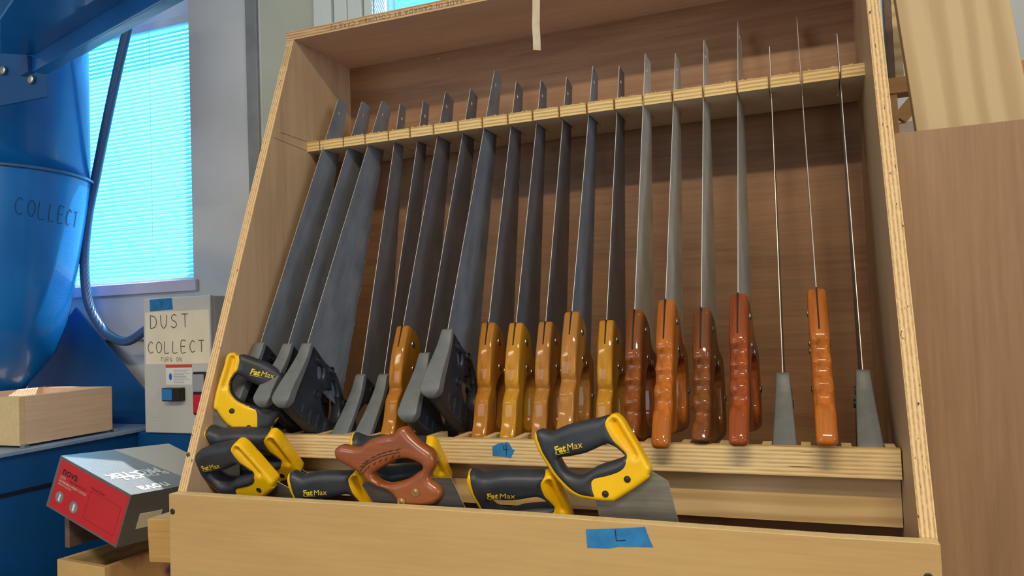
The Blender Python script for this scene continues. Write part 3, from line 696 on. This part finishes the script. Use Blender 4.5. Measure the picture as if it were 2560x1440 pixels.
# carved wooden handsaw
WO=[(-144.2,30.1),(-135.7,36.8),(-126.4,36.5),(-112.5,34.9),(-103.3,35.6),(-96.3,38.7),(-87.0,45.3),(-74.4,49.5),(-57.5,52.7),(-47.4,53.9),(-42.8,59.7),(-37.2,63.2),(-31.7,64.3),(-27.4,61.9),(-22.2,55.3),(-14.8,48.8),(-3.3,40.5),(7.2,34.2),(12.3,28.7),(15.1,21.3),(14.3,12.8),(9.2,5.1),(5.8,-1.6),(7.7,-7.2),(15.0,-11.6),(20.1,-16.1),(23.0,-21.5),(22.2,-28.1),(17.3,-34.0),(9.7,-39.5),(-6.4,-42.7),(-28.0,-43.8),(-36.7,-43.4),(-43.1,-39.9),(-46.3,-36.2),(-50.5,-29.7),(-56.9,-25.3),(-65.7,-21.8),(-80.1,-17.6),(-93.5,-11.4),(-100.1,-3.9),(-111.3,2.6),(-123.9,8.0),(-136.5,13.5),(-143.4,19.2),(-144.6,25.2)]
WH=[(-82.9,-1.3),(-74.9,3.9),(-63.4,10.1),(-55.5,14.2),(-47.6,18.3),(-36.5,20.6),(-25.6,20.9),(-15.9,18.4),(-7.5,14.9),(-3.8,11.2),(-5.1,7.4),(-11.1,3.4),(-22.2,-3.7),(-34.3,-8.9),(-48.7,-12.9),(-59.9,-14.3),(-71.0,-12.4),(-79.8,-7.9)]
cs = empty('hand_saw', M=Matrix.Translation((.43,.0315,.04)) @ XZ)
vs, fs, hfw = pillow(WO, [WH], 23, 8.5, e=.35, grid=2.6, step=2.)
hd = put('handle', vs, fs, M_['carved'], cs, label='carved reddish wooden handle')
for x, y in ((-13.1,-22.3),(-35.3,-36.2)):
    z = float(hfw(np.array([[x, y]]))[0]); stud('medallion', x, y, z+.3, hd, M_['brass'], 6., .9, ring=True)
leaf = [(-99.8,2.5),(-94,8.3),(-88.1,13.1),(-74.3,20.4),(-62.9,24.6),(-49.5,27.9),(-35.1,30.7)]
def on_surface(line, w):
    P = []
    for (x0, y0), (x1, y1) in zip(line[:-1], line[1:]):
        for k in range(4): P.append((x0+(x1-x0)*k/4, y0+(y1-y0)*k/4))
    P.append(line[-1]); P = np.array(P); z = hfw(P)+.05
    return [(p_[0]/1e3, p_[1]/1e3, q/1e3) for p_, q in zip(P, z)]
cm = MB(); cm.tube(on_surface(leaf, 1), .0008, 6)
for k in range(8):
    t_ = (k+.6)/8*6; i = min(int(t_), 5); fr_ = t_-i; x = leaf[i][0]*(1-fr_)+leaf[i+1][0]*fr_; y = leaf[i][1]*(1-fr_)+leaf[i+1][1]*fr_
    cm.tube(on_surface([(x-3, y+3.2), (x+6.5, y+6.2)], 1), [.0004]+[.0011]*2+[.0005]*2, 6); cm.tube(on_surface([(x+1, y-6.5), (x+4.5, y-1.8)], 1), [.0004]+[.0011]*2+[.0005]*2, 6)
cm.build('leaf_carving', M_['groove'], hd)
poly = blade_mesh([(62,-235),(100,-250),(140,-222),(54.9,-42.2),(36.2,-3.7),(13.1,-4.2),(-20,-8),(-56.9,-20),(-99.9,-14.1)][::-1], ((62,-235),(-104,-19.2)), pitch=3.2, tooth=-1.4)
blade('blade', poly, steel('black_blade_steel', rgb(92,86,78), rgb(60,56,54), .36, .5), cs)
tag(cs, 'handsaw with carved reddish wooden handle and leaf pattern, in the middle of the trough', 'saw', None)
# ------------------------------------------------------------------ right side: panel, pine board, rack
bp = MB().box(1.043, 1.95, .22, .236, ZF, .474).build('brown_panel', M_['brown'], bevel=.001)
tag(bp, 'large flat brown plywood panel standing right of the saw cabinet', 'panel')
bp = MB().box(0, .134, 0, .02, -.45, .48).build('pine_board', M_['pine'], bevel=.001)
bp.location = (1.083, .262, .395); bp.rotation_euler = (math.radians(-5), math.radians(-4.2), 0)
tag(bp, 'pale pine board standing upright behind the brown panel', 'board')
rk = empty('wood_rack', (1.3, .6, ZF)); kr = Matrix.Translation((-1.3, -.6, -ZF))
def rkp(m, name, mat):
    o = m.build(name, mat, rk, bevel=.001); o.matrix_parent_inverse = kr
rkp(MB().box(1.078, 1.9, .58, .62, .618, .646), 'rail', M_['stud'])
rkp(MB().box(1.0785, 1.0915, .585, .615, ZF, .618), 'post', M_['stud']); rkp(MB().box(1.86, 1.9, .585, .615, ZF, .618), 'post', M_['stud'])
rkp(MB().box(-.012, .012, .592, .608, 0, .07, M=Matrix.Translation((1.094, 0, .575)) @ Matrix.Rotation(math.radians(42), 4, 'Y')), 'brace', M_['stud'])
rkp(MB().box(1.0916, 1.86, .60, .612, .2, .57), 'back_board', M_['shelf'])
rkp(MB().box(1.0785, 1.0895, .585, .615, .646, 1.3), 'upper_strip', M_['darkwood']); rkp(MB().box(1.0897, 1.104, .585, .615, .646, 1.3), 'upper_strip', M_['riser'])  # dark strip stands in for the dark gap above the rail, paler strip beside
tag(rk, 'light wooden lumber rack with rail and brace behind the brown panel', 'rack')
# ------------------------------------------------------------------ room shell
YW = 1.0
w = MB()
w.box(-3.0, -1.75, YW, YW+.2, ZF, 2.15); w.box(-1.75, -.91, YW, YW+.2, ZF, .40); w.box(-1.75, -.91, YW, YW+.2, 1.75, 2.15)
w.box(-.91, -.21, YW, YW+.2, ZF, 2.15); w.box(-.21, .75, YW, YW+.2, ZF, .95); w.box(-.21, .75, YW, YW+.2, 1.75, 2.15); w.box(.75, 4.0, YW, YW+.2, ZF, 2.15)
struct(w.build('wall_back', M_['wall']), 'greyish white painted wall around the windows', 'wall')
struct(MB().box(-3.0, -2.9, -4, YW, ZF, 2.15).build('wall_left', M_['wall']))
struct(MB().box(4.0, 4.1, -4, YW+.2, ZF, 2.15).build('wall_right', M_['wall']))
struct(MB().box(-3.0, 4.1, -4.1, -4, ZF, 2.15).build('wall_front', M_['wall']))
struct(MB().box(-3.0, 4.1, -4.1, YW+.2, ZF-.1, ZF).build('floor', M_['floor']))
struct(MB().box(-3.0, 4.1, -4.1, YW+.2, 2.15, 2.25).build('ceiling', M_['ceil']))
# vertical trim and panels right of the pier
struct(MB().box(-.672, -.628, YW-.012, YW, ZF, 2.15).build('trim_1', M_['trimg'], bevel=.004), 'grey vertical trim strip on the wall pier', 'trim')
struct(MB().box(-.615, -.415, YW-.006, YW, ZF, 2.15).build('trim_2', M_['wallg'], bevel=.002), 'greenish grey vertical wall panel', 'trim')
struct(MB().box(-.41, -.348, YW-.02, YW, ZF, 2.15).build('trim_3', M_['wallw'], bevel=.003), 'white vertical casing beside the second window', 'trim')
struct(MB().box(-.342, -.296, YW-.014, YW, ZF, 2.15).build('trim_4', M_['wallw'], bevel=.003), 'white vertical casing beside the second window', 'trim')
struct(MB().box(-.292, -.245, YW-.018, YW, ZF, 2.15).build('trim_5', M_['wallw'], bevel=.003), 'white vertical casing beside the second window', 'trim')
struct(MB().box(-.241, -.213, YW-.01, YW, ZF, 2.15).build('trim_6', M_['wallw'], bevel=.003), 'white vertical casing beside the second window', 'trim')
struct(MB().box(-1.75, -.888, .984, YW, .375, .412).build('trim_7', M_['sill'], bevel=.003), 'painted window sill above the switch box', 'sill')
struct(MB().box(-1.75, -.90, .985, YW, .225, .232).build('trim_8', M_['sill'], bevel=.001), 'thin ledge line under the window', 'trim')
def window(name, x0, x1, z0, z1, zt, mull):
    r = empty(name, ((x0+x1)/2, YW+.12, z0)); r['kind'] = 'structure'; inv = Matrix.Translation((-(x0+x1)/2, -YW-.12, -z0))
    m = MB(); fwid = .03
    m.box(x0, x0+fwid, YW+.12, YW+.16, z0, z1); m.box(x1-fwid, x1, YW+.12, YW+.16, z0, z1)
    m.box(x0+fwid, x1-fwid, YW+.12, YW+.16, z0, z0+fwid); m.box(x0+fwid, x1-fwid, YW+.12, YW+.16, z1-fwid, z1)
    for a, b in mull: m.box(x0+fwid, x1-fwid, YW+.08, YW+.16, a, b)
    o = m.build('window_frame', M_['wallw'], r, bevel=.002); o.matrix_parent_inverse = inv
    o = MB().box(x0+fwid, x1-fwid, YW+.136, YW+.139, z0+fwid, z1-fwid).build('pane', M_['glass'], r); o.matrix_parent_inverse = inv
    return r
window('window_1', -1.75, -.91, .40, 1.75, 1.3, [(1.315, 1.40)])
window('window_2', -.21, .75, .95, 1.75, 1.3, [])
def blind(x0, x1, z0, z1, y, label, tilt=33, pitch=.0146, wd=.018):
    r = empty('window_blind', ((x0+x1)/2, y, z0)); inv = Matrix.Translation((-(x0+x1)/2, -y, -z0))
    o = MB().box(x0, x1, y-.018, y+.018, z1-.028, z1).build('headrail', M_['wallw'], r, bevel=.002); o.matrix_parent_inverse = inv
    o = MB().box(x0, x1, y-.012, y+.012, z0, z0+.008).build('bottom_rail', M_['wallw'], r, bevel=.001); o.matrix_parent_inverse = inv
    m = MB(); n = int((z1-.03-z0-.012)/pitch); ta = math.radians(tilt)
    for k in range(n):
        z = z0+.016+k*pitch; P = []
        for q in (-1, -.33, .33, 1):
            u = q*wd/2; v = .0009*(1-q*q)
            P.append((y+u*math.cos(ta)-v*math.sin(ta)*0, z+u*math.sin(ta)+v))
        for (ya, za), (yb, zb) in zip(P[:-1], P[1:]): m.add([(x0+.003, ya, za), (x1-.003, ya, za), (x1-.003, yb, zb), (x0+.003, yb, zb)], [(0,1,2,3)])
    o = m.build('slats', M_['slat'], r, smooth=True); o.matrix_parent_inverse = inv
    for x in (x0+(x1-x0)*.27, x0+(x1-x0)*.72):
        o = MB().cyl((x, y-.012, z0+.004), (x, y-.012, z1-.02), .0009, n=6).build('ladder_cord', M_['wallw'], r); o.matrix_parent_inverse = inv
    tag(r, label, 'blind'); return r
blind(-1.73, -.905, .418, 1.31, 1.065, 'white horizontal slat blind glowing with daylight in the left window', tilt=50)
blind(-.195, .74, .96, 1.60, 1.09, 'pale blue lit blind above the cabinet top in the second window', tilt=74)
# ------------------------------------------------------------------ switch box on the wall
bx = empty('switch_box', (-.835, .915, -.056)); inv = Matrix.Translation((.835, -.915, .056))
def bxp(o, par=None):
    o.matrix_parent_inverse = inv
    return o
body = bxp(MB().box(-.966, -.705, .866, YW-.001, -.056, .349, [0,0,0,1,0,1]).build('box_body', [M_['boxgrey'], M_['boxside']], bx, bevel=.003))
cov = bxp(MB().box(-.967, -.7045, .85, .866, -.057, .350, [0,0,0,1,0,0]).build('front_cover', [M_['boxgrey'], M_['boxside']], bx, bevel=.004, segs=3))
def sub(o): o.parent = cov; return o
for z in (.062, .003): sub(MB().box(-.937, -.909, .8492, .8502, z-.013, z+.013).build('knockout', M_['boxgrey'], None, bevel=.0008))
pp = bxp(MB().box(-.957, -.709, .8490, .8499, .150, .308).build('paper_sign', M_['paper'], bx, label='cream paper sign taped on the cover'))
FX = lambda x, y, z: Matrix.Translation((x, y, z)) @ RX
def sg(polys, x, z, s, r=.0011, mat='pencil', par=pp, y=.8486):
    o = strokes('lettering', [[(a*s, b*s) for a, b in pl] for pl in polys], r, FX(x, y, z), M_[mat], None); o.parent = par; return o
LET = {'D': [[(0,1),(0,0)],[(0,1),(.45,.85),(.6,.5),(.45,.12),(0,0)]], 'U': [[(0,1),(.05,.3),(.3,0),(.55,.3),(.58,1)]],
 'S': [[(.55,.88),(.3,1),(.05,.8),(.15,.58),(.45,.42),(.52,.18),(.25,0),(0,.14)]], 'T': [[(0,1),(.65,1)],[(.33,1),(.33,0)]],
 'C': [[(.55,.85),(.3,1),(.05,.7),(.02,.35),(.25,0),(.58,.12)]], 'O': [[(.3,1),(.04,.7),(.06,.25),(.32,0),(.6,.3),(.58,.75),(.3,1)]],
 'L': [[(0,1),(0,0),(.5,0)]], 'E': [[(.5,1),(0,1),(0,0),(.5,0)],[(0,.52),(.42,.52)]], 'R': [[(0,0),(0,1),(.45,.9),(.42,.55),(0,.5)],[(.1,.5),(.5,0)]],
 'N': [[(0,0),(0,1),(.5,0),(.5,1)]], 'J': [[(.1,1),(.6,1)],[(.38,1),(.36,.2),(.18,0),(.0,.15)]]}
def word(txt, x, z, h, adv, r, mat='pencil', par=None, y=.8486):
    P = []
    for i, ch in enumerate(txt):
        if ch in LET: P += [[(a+i*adv, b) for a, b in pl] for pl in LET[ch]]
    return sg(P, x, z, h, r, mat, par or pp, y)
word('DUST', -.936, .258, .040, 1.02, .0014); word('COLLECT', -.947, .184, .034, .96, .0013)
word('TURN ON', -.898, .157, .013, .95, .0006)
jt = tape('tape_label', [(-.045, .018), (.042, .020), (.046, -.0155), (-.044, -.0175)], FX(-.893, .8494, .3285), M_['tape'], 'blue tape marked J on top of the grey switch box')
strokes('lettering', [[(a*.018-.004, b*.018-.008) for a, b in pl] for pl in LET['J']], .0007, Matrix.Translation((0,0,.0007)), M_['ink'], jt)
st = bxp(MB().box(-.879, -.778, .8492, .8499, .088, .148).build('warning_sticker', M_['white'], bx, label='white warning sticker with a red-orange header'))
def stp(m, name, mat):
    o = m.build(name, M_[mat]); o.parent = st
stp(MB().box(-.879, -.778, .8488, .8492, .139, .148), 'sticker_header', 'warn')
for k in range(9): stp(MB().box(-.849, -.849+random.choice((.05, .062, .066, .04)), .8489, .8492, .1318-k*.0046, .1330-k*.0046), 'print_line', 'trimg') if False else None
m = MB()
for k in range(9): m.box(-.849, -.849+random.choice((.05, .062, .066, .04)), .8489, .8492, .1306-k*.0046, .1322-k*.0046)
stp(m, 'print_lines', 'boxside')
m = MB(); m.lathe([(.006, 0), (.006, .0003)], n=16, M=RX @ Matrix.Diagonal((1,1.8,1,1)), c=(-.861, .8491, .112)); stp(m, 'symbol', 'mblue')
bt = bxp(MB().box(-.874, -.806, .826, .8499, .041, .080).build('button_housing', M_['blk'], bx, bevel=.002, label='black push button housing with a blue face'))
o = MB().box(-.871, -.833, .8245, .826, .044, .077).build('button_face', M_['bluebtn'], None, bevel=.001); o.parent = bt
bt.location = (0, 0, 0)
sw_ = bxp(MB().box(-.769, -.718, .840, .8499, .0, .126).build('rocker_frame', M_['blk'], bx, bevel=.004, label='black framed rocker switch'))
for z0, z1, mt in ((.068, .119, 'boxside'), (.006, .060, 'red')):
    o = MB().box(-.764, -.723, .835, .840, z0, z1).build('rocker', M_[mt], None, bevel=.002); o.parent = sw_
tag(bx, 'grey metal switch box with DUST COLLECT paper sign, left of the saw cabinet', 'switch box')
hose = [(-1.02,.9,1.34),(-1.039,.9,1.295),(-1.099,.9,1.129),(-1.156,.9,.954),(-1.213,.9,.763),(-1.248,.9,.648),(-1.268,.9,.531),(-1.27,.9,.439),(-1.254,.9,.347),(-1.206,.9,.274),(-1.146,.9,.233),(-1.086,.9,.222),(-1.02,.9,.25),(-.966,.91,.29)]
sp_ = smooth_loop(hose, 5)[:5*(len(hose)-1)+1] if False else None
def spline3(P, n=6):
    P = [Vector(p_) for p_ in P]; Q = []
    for i in range(len(P)-1):
        p0, p1, p2, p3 = P[max(i-1, 0)], P[i], P[i+1], P[min(i+2, len(P)-1)]
        for k in range(n):
            t_ = k/n; Q.append(.5*((2*p1)+(p2-p0)*t_+(2*p0-5*p1+4*p2-p3)*t_*t_+(3*p1-p0-3*p2+p3)*t_**3))
    Q.append(P[-1]); return Q
ho = MB().tube(spline3(hose), .0145, 14).build('power_cable', M_['cable'], smooth=True)
tag(ho, 'thick grey-blue cable looping down from above into the switch box', 'cable')
# ------------------------------------------------------------------ dust collector
CX, CY, R0 = -1.433, .696, .288
def zc(z): return .248+.8*(z-.248)
dc = empty('dust_collector', (CX, CY, ZF)); di = Matrix.Translation((-CX, -CY, -ZF))
def dcp(m, name, mat, par=None, **k):
    o = m.build(name, mat, par or dc, **k); o.matrix_parent_inverse = di; return o
prof = [(.283, zc(.865)), (.283, 2.0)]
dcp(MB().lathe([(.2825, zc(.87)), (.2825, 2.05)], c=(CX, CY, 0), n=64), 'drum', M_['mblue'], smooth=True)
cone = [(.05,.02),(.108,zc(.071)),(.138,zc(.118)),(.178,zc(.182)),(.21,zc(.295)),(.222,zc(.362)),(.238,zc(.476)),(.253,zc(.597)),(.279,zc(.8)),(.286,zc(.85)),(.288,zc(.862))]
dcp(MB().lathe(cone, c=(CX, CY, 0), n=64), 'cone', M_['mblue'], smooth=True, label='tapering blue lower cone with faint COLLECT writing')
dcp(MB().lathe([(.283, zc(.856)), (.2955, zc(.857)), (.2955, zc(.866)), (.283, zc(.872))], c=(CX, CY, 0), n=64), 'flange', M_['cable'], bevel=.001, label='pale flange ring round the drum')
dcp(MB().cyl((CX, CY, -.0455), (CX, CY, .03), .055, n=24), 'outlet', M_['mblue2'], smooth=False)
# lettering on the cone
P = []
for i, ch in enumerate('COLLECT'):
    P += [(a+i*.92, b-.04*i) for a, b in ((0, 0),)] if False else []
cl = MB(); th0 = math.radians(-20); zz = zc(.69)
def cone_pt(u, v):
    th = th0+u; z = zz+v; r_ = np.interp(z, [c_[1] for c_ in cone], [c_[0] for c_ in cone])+.0012
    return Vector((CX+r_*math.cos(th), CY+r_*math.sin(th), z))
for i, ch in enumerate('COLLECT'):
    for pl in LET[ch]:
        Q = [(i*.12+a*.125, -i*.003+b*.048) for a, b in pl]
        pts = [cone_pt(u, v) for u, v in Q]
        cl.tube(spline3(pts, 4) if len(pts) > 2 else pts, .0008, 5)
dcp(cl, 'lettering', M_['ink'], label='hand-drawn dark writing on the cone')
# support gusset
dcp(MB().prism([(-1.372,.341),(-1.036,.029),(-1.037,-.045),(-1.62,-.045),(-1.6,.12)], 'Y', .945, .953), 'gusset', M_['mblue2'], bevel=.001)
tag(dc, 'tall blue cyclone dust collector drum with tapering cone, at the left edge', 'machine')
# bench / base cabinet of the machine
bn = empty('machine_base', (-1.5, .6, ZF)); bi = Matrix.Translation((1.5, -.6, -ZF))
o = MB().box(-2.2, -1.0, -.2, .995, -.0575, -.046).build('top_plate', mottled('sheen_blue_enamel', rgb(150,170,196), rgb(128,150,180), 8, .35), bn, bevel=.002); o.matrix_parent_inverse = bi  # pale tone paints in the sheen on the blue top
o = MB().box(-2.17, -1.012, -.17, .99, ZF, -.0576).build('cabinet_body', M_['mblue2'], bn, bevel=.003); o.matrix_parent_inverse = bi
o = MB().box(-1.011, -.45, .86, .99, ZF, -.058).build('side_cabinet', M_['mblue2'], bn, bevel=.003); o.matrix_parent_inverse = bi
o = MB().box(-1.0118, -1.0085, -.17, .99, -.16, -.15).build('seam', M_['blk'], bn); o.matrix_parent_inverse = bi
tag(bn, 'dark blue metal base cabinet under the dust collector', 'cabinet')
# overhead blue plate with folded lip
hd_ = empty('blue_canopy', (-.5, .25, .88)); hi = Matrix.Translation((.5, -.25, -.88))
def hp(m, name, mat, **k):
    o = m.build(name, mat, hd_, **k); o.matrix_parent_inverse = hi; return o
hp(MB().prism([(-.735,.332),(-.10,.148),(-.12,-.25),(-.42,.082),(-.602,.165),(-.784,.291)], 'Z', .905, .912), 'plate', M_['mblue'], bevel=.001)
dv = Vector((.492, -.143, 0)).normalized(); nv = Vector((-dv.y, dv.x, 0))
lip = Matrix((dv, nv, Vector((0,0,1)))).transposed().to_4x4(); lip.translation = Vector((-.735, .332, 0))
hp(MB().box(0, .85, 0, .006, .866, .912, M=lip), 'lip', M_['mblue'], bevel=.001, label='folded edge of the blue plate')
hp(MB().box(0, .85, .006, .03, .866, .870, M=lip), 'lip_return', M_['mblue'], bevel=.0005)
hp(MB().box(-.045, .0, -.010, .006, .864, .904, M=lip), 'bracket', M_['mblue2'], bevel=.002)
tag(hd_, 'dark blue sheet metal canopy with folded lip overhanging at top left', 'canopy')
for q in ((-1.012, .46, .950), (-.908, .46, .910)):
    o = MB().lathe([(.012, 0), (.012, .006), (.007, .009)], n=6, M=RX, c=q).build('bolt', M_['screw'], dc, bevel=.0006); o.matrix_parent_inverse = di
o = MB().box(-1.10, -.86, .462, .468, .86, 1.35).build('bracket', M_['mblue2'], dc); o.matrix_parent_inverse = di
# wooden tray on the base
tr_ = empty('wooden_tray', (-1.11, .65, -.04)); ti = Matrix.Translation((1.11, -.65, .04))
def tp_(m, name, mat, **k):
    o = m.build(name, mat, tr_, **k); o.matrix_parent_inverse = ti; return o
tp_(MB().box(-1.048, -1.03, .519, .79, -.040, .0895), 'side_board', M_['tray'], bevel=.0015)
tp_(MB().box(-1.32, -1.302, .519, .79, -.040, .0895), 'side_board', M_['tray'], bevel=.0015)
tp_(MB().box(-1.3, -1.03, .501, .519, -.040, .0895), 'front_board', M_['finger'], bevel=.0015)
tp_(MB().box(-1.302, -1.048, .772, .79, -.040, .0895), 'back_board', M_['tray'], bevel=.0015)
tp_(MB().box(-1.302, -1.048, .519, .772, -.038, -.030), 'bottom_board', M_['tray'])
for y in (.512, .79):
    tp_(MB().box(-1.036, -1.018, y-.006, y+.008, -.0459, -.036), 'foot', M_['screw'], bevel=.001)
tp_(MB().box(-1.32, -1.30, .51, .78, -.0459, -.040), 'foot', M_['screw'])
tag(tr_, 'pale wooden box with striped sunlight, on the blue machine base', 'box')
# ------------------------------------------------------------------ red and grey carton
M_['carton'] = mottled('grey_carton', rgb(112,110,110), rgb(100,98,98), 12, .35)
M_['carton_top'] = mottled('glossy_grey_print', rgb(140,144,148), rgb(128,132,136), 6, .36, lo=.2, hi=.8)
M_['cardred'] = mottled('red_print', rgb(206,44,46), rgb(196,38,42), 5, .45)
M_['pale'] = new_mat('pale_grey_print', rgb(196,190,178), .3)
nM = Matrix.Translation((-.6661,.3,-.1274)) @ Euler((-.0816,.3238,-.0438), 'XYZ').to_matrix().to_4x4()
nb = empty('carton', M=nM)
w_, h_, d_ = .2307, .117, .3
bo = MB().box(0, w_, 0, d_, 0, h_, [0,1,0,0,0,0]).build('carton_body', [M_['carton'], M_['carton_top']], nb, bevel=.0012)
MB().box(.009, w_-.003, -.0006, 0, .005, h_-.006).build('end_label', M_['cardred'], nb, label='bright red end panel')
LB = Matrix.Translation((0, -.0009, 0)) @ RX
def nw(txt, x, z, s, mat, bold=0., **k): return writing(txt, s, Matrix.Translation((x, -.0009, z)) @ RX, M_[mat], nb, bold=bold, **k)
nw('nova', .022, .083, .026, 'ink', .0004, label='dark brand lettering on the red end')
nw('232N', .018, .0735, .0085, 'pale'); nw('REVERSIBLE HEAD CHUCK', .018, .065, .0078, 'pale', .0001); nw('INFINITY SYSTEM', .018, .0585, .0058, 'pale')
nw('PRECISION PRO TEK', .05, .0745, .0058, 'ink'); nw('Reseller Details', .118, .086, .0068, 'ink')
m = MB()
for a, b, c_, d__ in ((.118,.1185,.02,.082),(.118,.215,.0815,.082),(.2145,.215,.02,.082),(.118,.215,.02,.0205)): m.box(a, b, -.0009, -.0006, c_, d__)
m.build('frame_line', M_['ink'], nb)
for x, z, in ((.034,.034),(.083,.030)):
    o = MB().lathe([(.0125,0),(.0125,.0004)], n=24, M=RX, c=(x,-.0007,z)).build('round_picture', M_['trimg'], nb)
    MB().box(x-.002, x+.003, -.0015, -.0011, z-.008, z+.007).build('picture_detail', M_['white'], nb)
# top print
T3 = lambda x, y, s=1: Matrix.Translation((x, y, h_+.0006)) @ Matrix.Rotation(math.pi/2, 4, 'Z')
def top_w(txt, x, y, s, mat, rot, bold=0.): return writing(txt, s, Matrix.Translation((x, y, h_+.0007)) @ Matrix.Rotation(rot, 4, 'Z'), M_[mat], nb, bold=bold, label='pale lettering on the carton top')
top_w('nova', w_-.012, .125, .040, 'pale', -math.pi/2-.0, .0006) if False else None
top_w('nova', w_-.03, .115, .042, 'white', math.radians(-90), .0008)
top_w('PRO-TEK', w_-.105, .15, .034, 'white', math.radians(-90), .0014); top_w('SL CHUCK 2', w_-.082, .16, .022, 'white', math.radians(-90), .0008)
MB().prism([(0.002, .135),(w_-.002, .185),(w_-.002, .298),(.002,.298)], 'Z', h_-.0002, h_+.0005).build('print_panel', M_['pale'], nb, label='pale printed panel across the carton top')
MB().box(w_-.0002, w_+.0006, .038, .098, .034, .068).build('sticker', M_['paper'], nb, label='blank cream sticker on the carton side')
tag(nb, 'grey carton with bright red end and nova lettering, tilted left of the cabinet', 'box')
# small open wooden box under the carton
bz = empty('open_wooden_box', (-.58, .39, -.36)); zi = Matrix.Translation((.58, -.39, .36))
bM = Matrix.Translation((-.661, .321, -.25)) @ Matrix.Rotation(math.radians(-5.5), 4, 'Z')
def bzp(m, name, mat):
    o = m.build(name, mat, bz, bevel=.0015); o.matrix_parent_inverse = zi
stain = mottled('stained_box_wood', rgb(196,156,98), rgb(176,136,84), 10, .6)
n_ = N(stain, 'ShaderNodeTexNoise', Scale=14., Detail=2.); mpx = mapping(stain, loc=(2.3, 1.1, .4)); L(stain, mpx.outputs[0], n_.inputs['Vector'])
rr_ = ramp(stain, n_.outputs[0], [(.35, rgb(60,66,100)), (.45, rgb(176,110,84)), (.56, rgb(190,150,98))]); L(stain, rr_.outputs[0], base(stain))
L0, D0 = .163, .235
bzp(MB().box(0, L0, 0, .014, -.11, 0, M=bM), 'front_board', grain('box_front_wood', rgb(214,178,116), rgb(196,158,98), 'X', .6))
bzp(MB().box(0, .014, .014, D0, -.11, 0, M=bM), 'side_board', M_['riser']); bzp(MB().box(L0-.014, L0, .014, D0, -.11, 0, M=bM), 'side_board', stain)
bzp(MB().box(.014, L0-.014, D0-.014, D0, -.11, 0, M=bM), 'back_board', M_['riser']); bzp(MB().box(.014, L0-.014, .014, D0-.014, -.11, -.10, M=bM), 'bottom_board', M_['darkwood'])
tag(bz, 'small open-topped wooden box with red and blue smudges, below the tilted carton', 'box')
o = MB().box(-.667, -.652, .345, .52, -.232, -.15).build('dark_wood_block', M_['darkwood'], bevel=.002); tag(o, 'dark weathered wood block under the left end of the carton', 'wood block')
o = MB().box(-.118, -.018, .045, .20, 0, .073).build('wood_block', M_['block'], bevel=.003); o.location = (-.006, .03, -.132); o.rotation_euler = (0, math.radians(-3), 0)
tag(o, 'short golden wood block beside the left end of the front board', 'wood block')
sh = empty('side_shelf', (-.4, .35, ZF)); si = Matrix.Translation((.4, -.35, -ZF))
for args, nm in (((-.85, -.008, .2, .62, -.378, -.36), 'shelf_board'), ((-.84, -.80, .22, .60, ZF, -.378), 'leg'), ((-.06, -.02, .22, .60, ZF, -.378), 'leg')):
    o = MB().box(*args).build(nm, M_['riser'], sh); o.matrix_parent_inverse = si
tag(sh, 'low wooden shelf left of the cabinet carrying the open box', 'shelf')
# ------------------------------------------------------------------ light
def area(name, loc, target, sx, sy, energy, col):
    l = bpy.data.lights.new(name, 'AREA'); l.shape = 'RECTANGLE'; l.size = sx; l.size_y = sy; l.energy = energy; l.color = col
    o = bpy.data.objects.new(name, l); COL.objects.link(o); o.location = loc
    o.rotation_euler = (Vector(target)-Vector(loc)).to_track_quat('-Z', 'Y').to_euler(); return o
area('ceiling_tube_light', (1.1, -2.0, 2.12), (1.1, -1.9, 0), 1.3, .14, 72, (1, .85, .60))
area('ceiling_tube_light', (-1.2, -2.6, 2.12), (-1.2, -2.5, 0), 1.3, .2, 24, (1, .89, .74))
area('cool_fill_light', (-.8, -3.9, .8), (.3, .3, .4), 2.6, 1.4, 40, (.78, .87, 1))  # cool fill added behind the camera, no window in that wall
area('cool_fill_light', (3.9, -1.4, .9), (.2, .4, .45), 2.4, 1.4, 60, (.74, .85, 1))  # second added fill from the right, brightens blades and left side panel
sun = bpy.data.lights.new('sun', 'SUN'); sun.energy = 17; sun.angle = math.radians(.5); sun.color = (1, .97, .92)
so = bpy.data.objects.new('sun', sun); COL.objects.link(so); so.rotation_euler = Vector((-.6, -1, -1.7)).to_track_quat('-Z', 'Y').to_euler()
wd = bpy.data.worlds.new('sky'); S.world = wd; wd.use_nodes = True
bg = wd.node_tree.nodes['Background']; bg.inputs['Color'].default_value = (.115, .56, .92, 1); bg.inputs['Strength'].default_value = 6.0
S.view_settings.view_transform = 'Standard'; S.view_settings.look = 'None'; S.view_settings.gamma = 1; S.view_settings.exposure = .0
S.view_settings.use_curve_mapping = False
S.cycles.use_denoising = True
S.cycles.max_bounces = 8; S.cycles.diffuse_bounces = 5; S.cycles.sample_clamp_indirect = 6
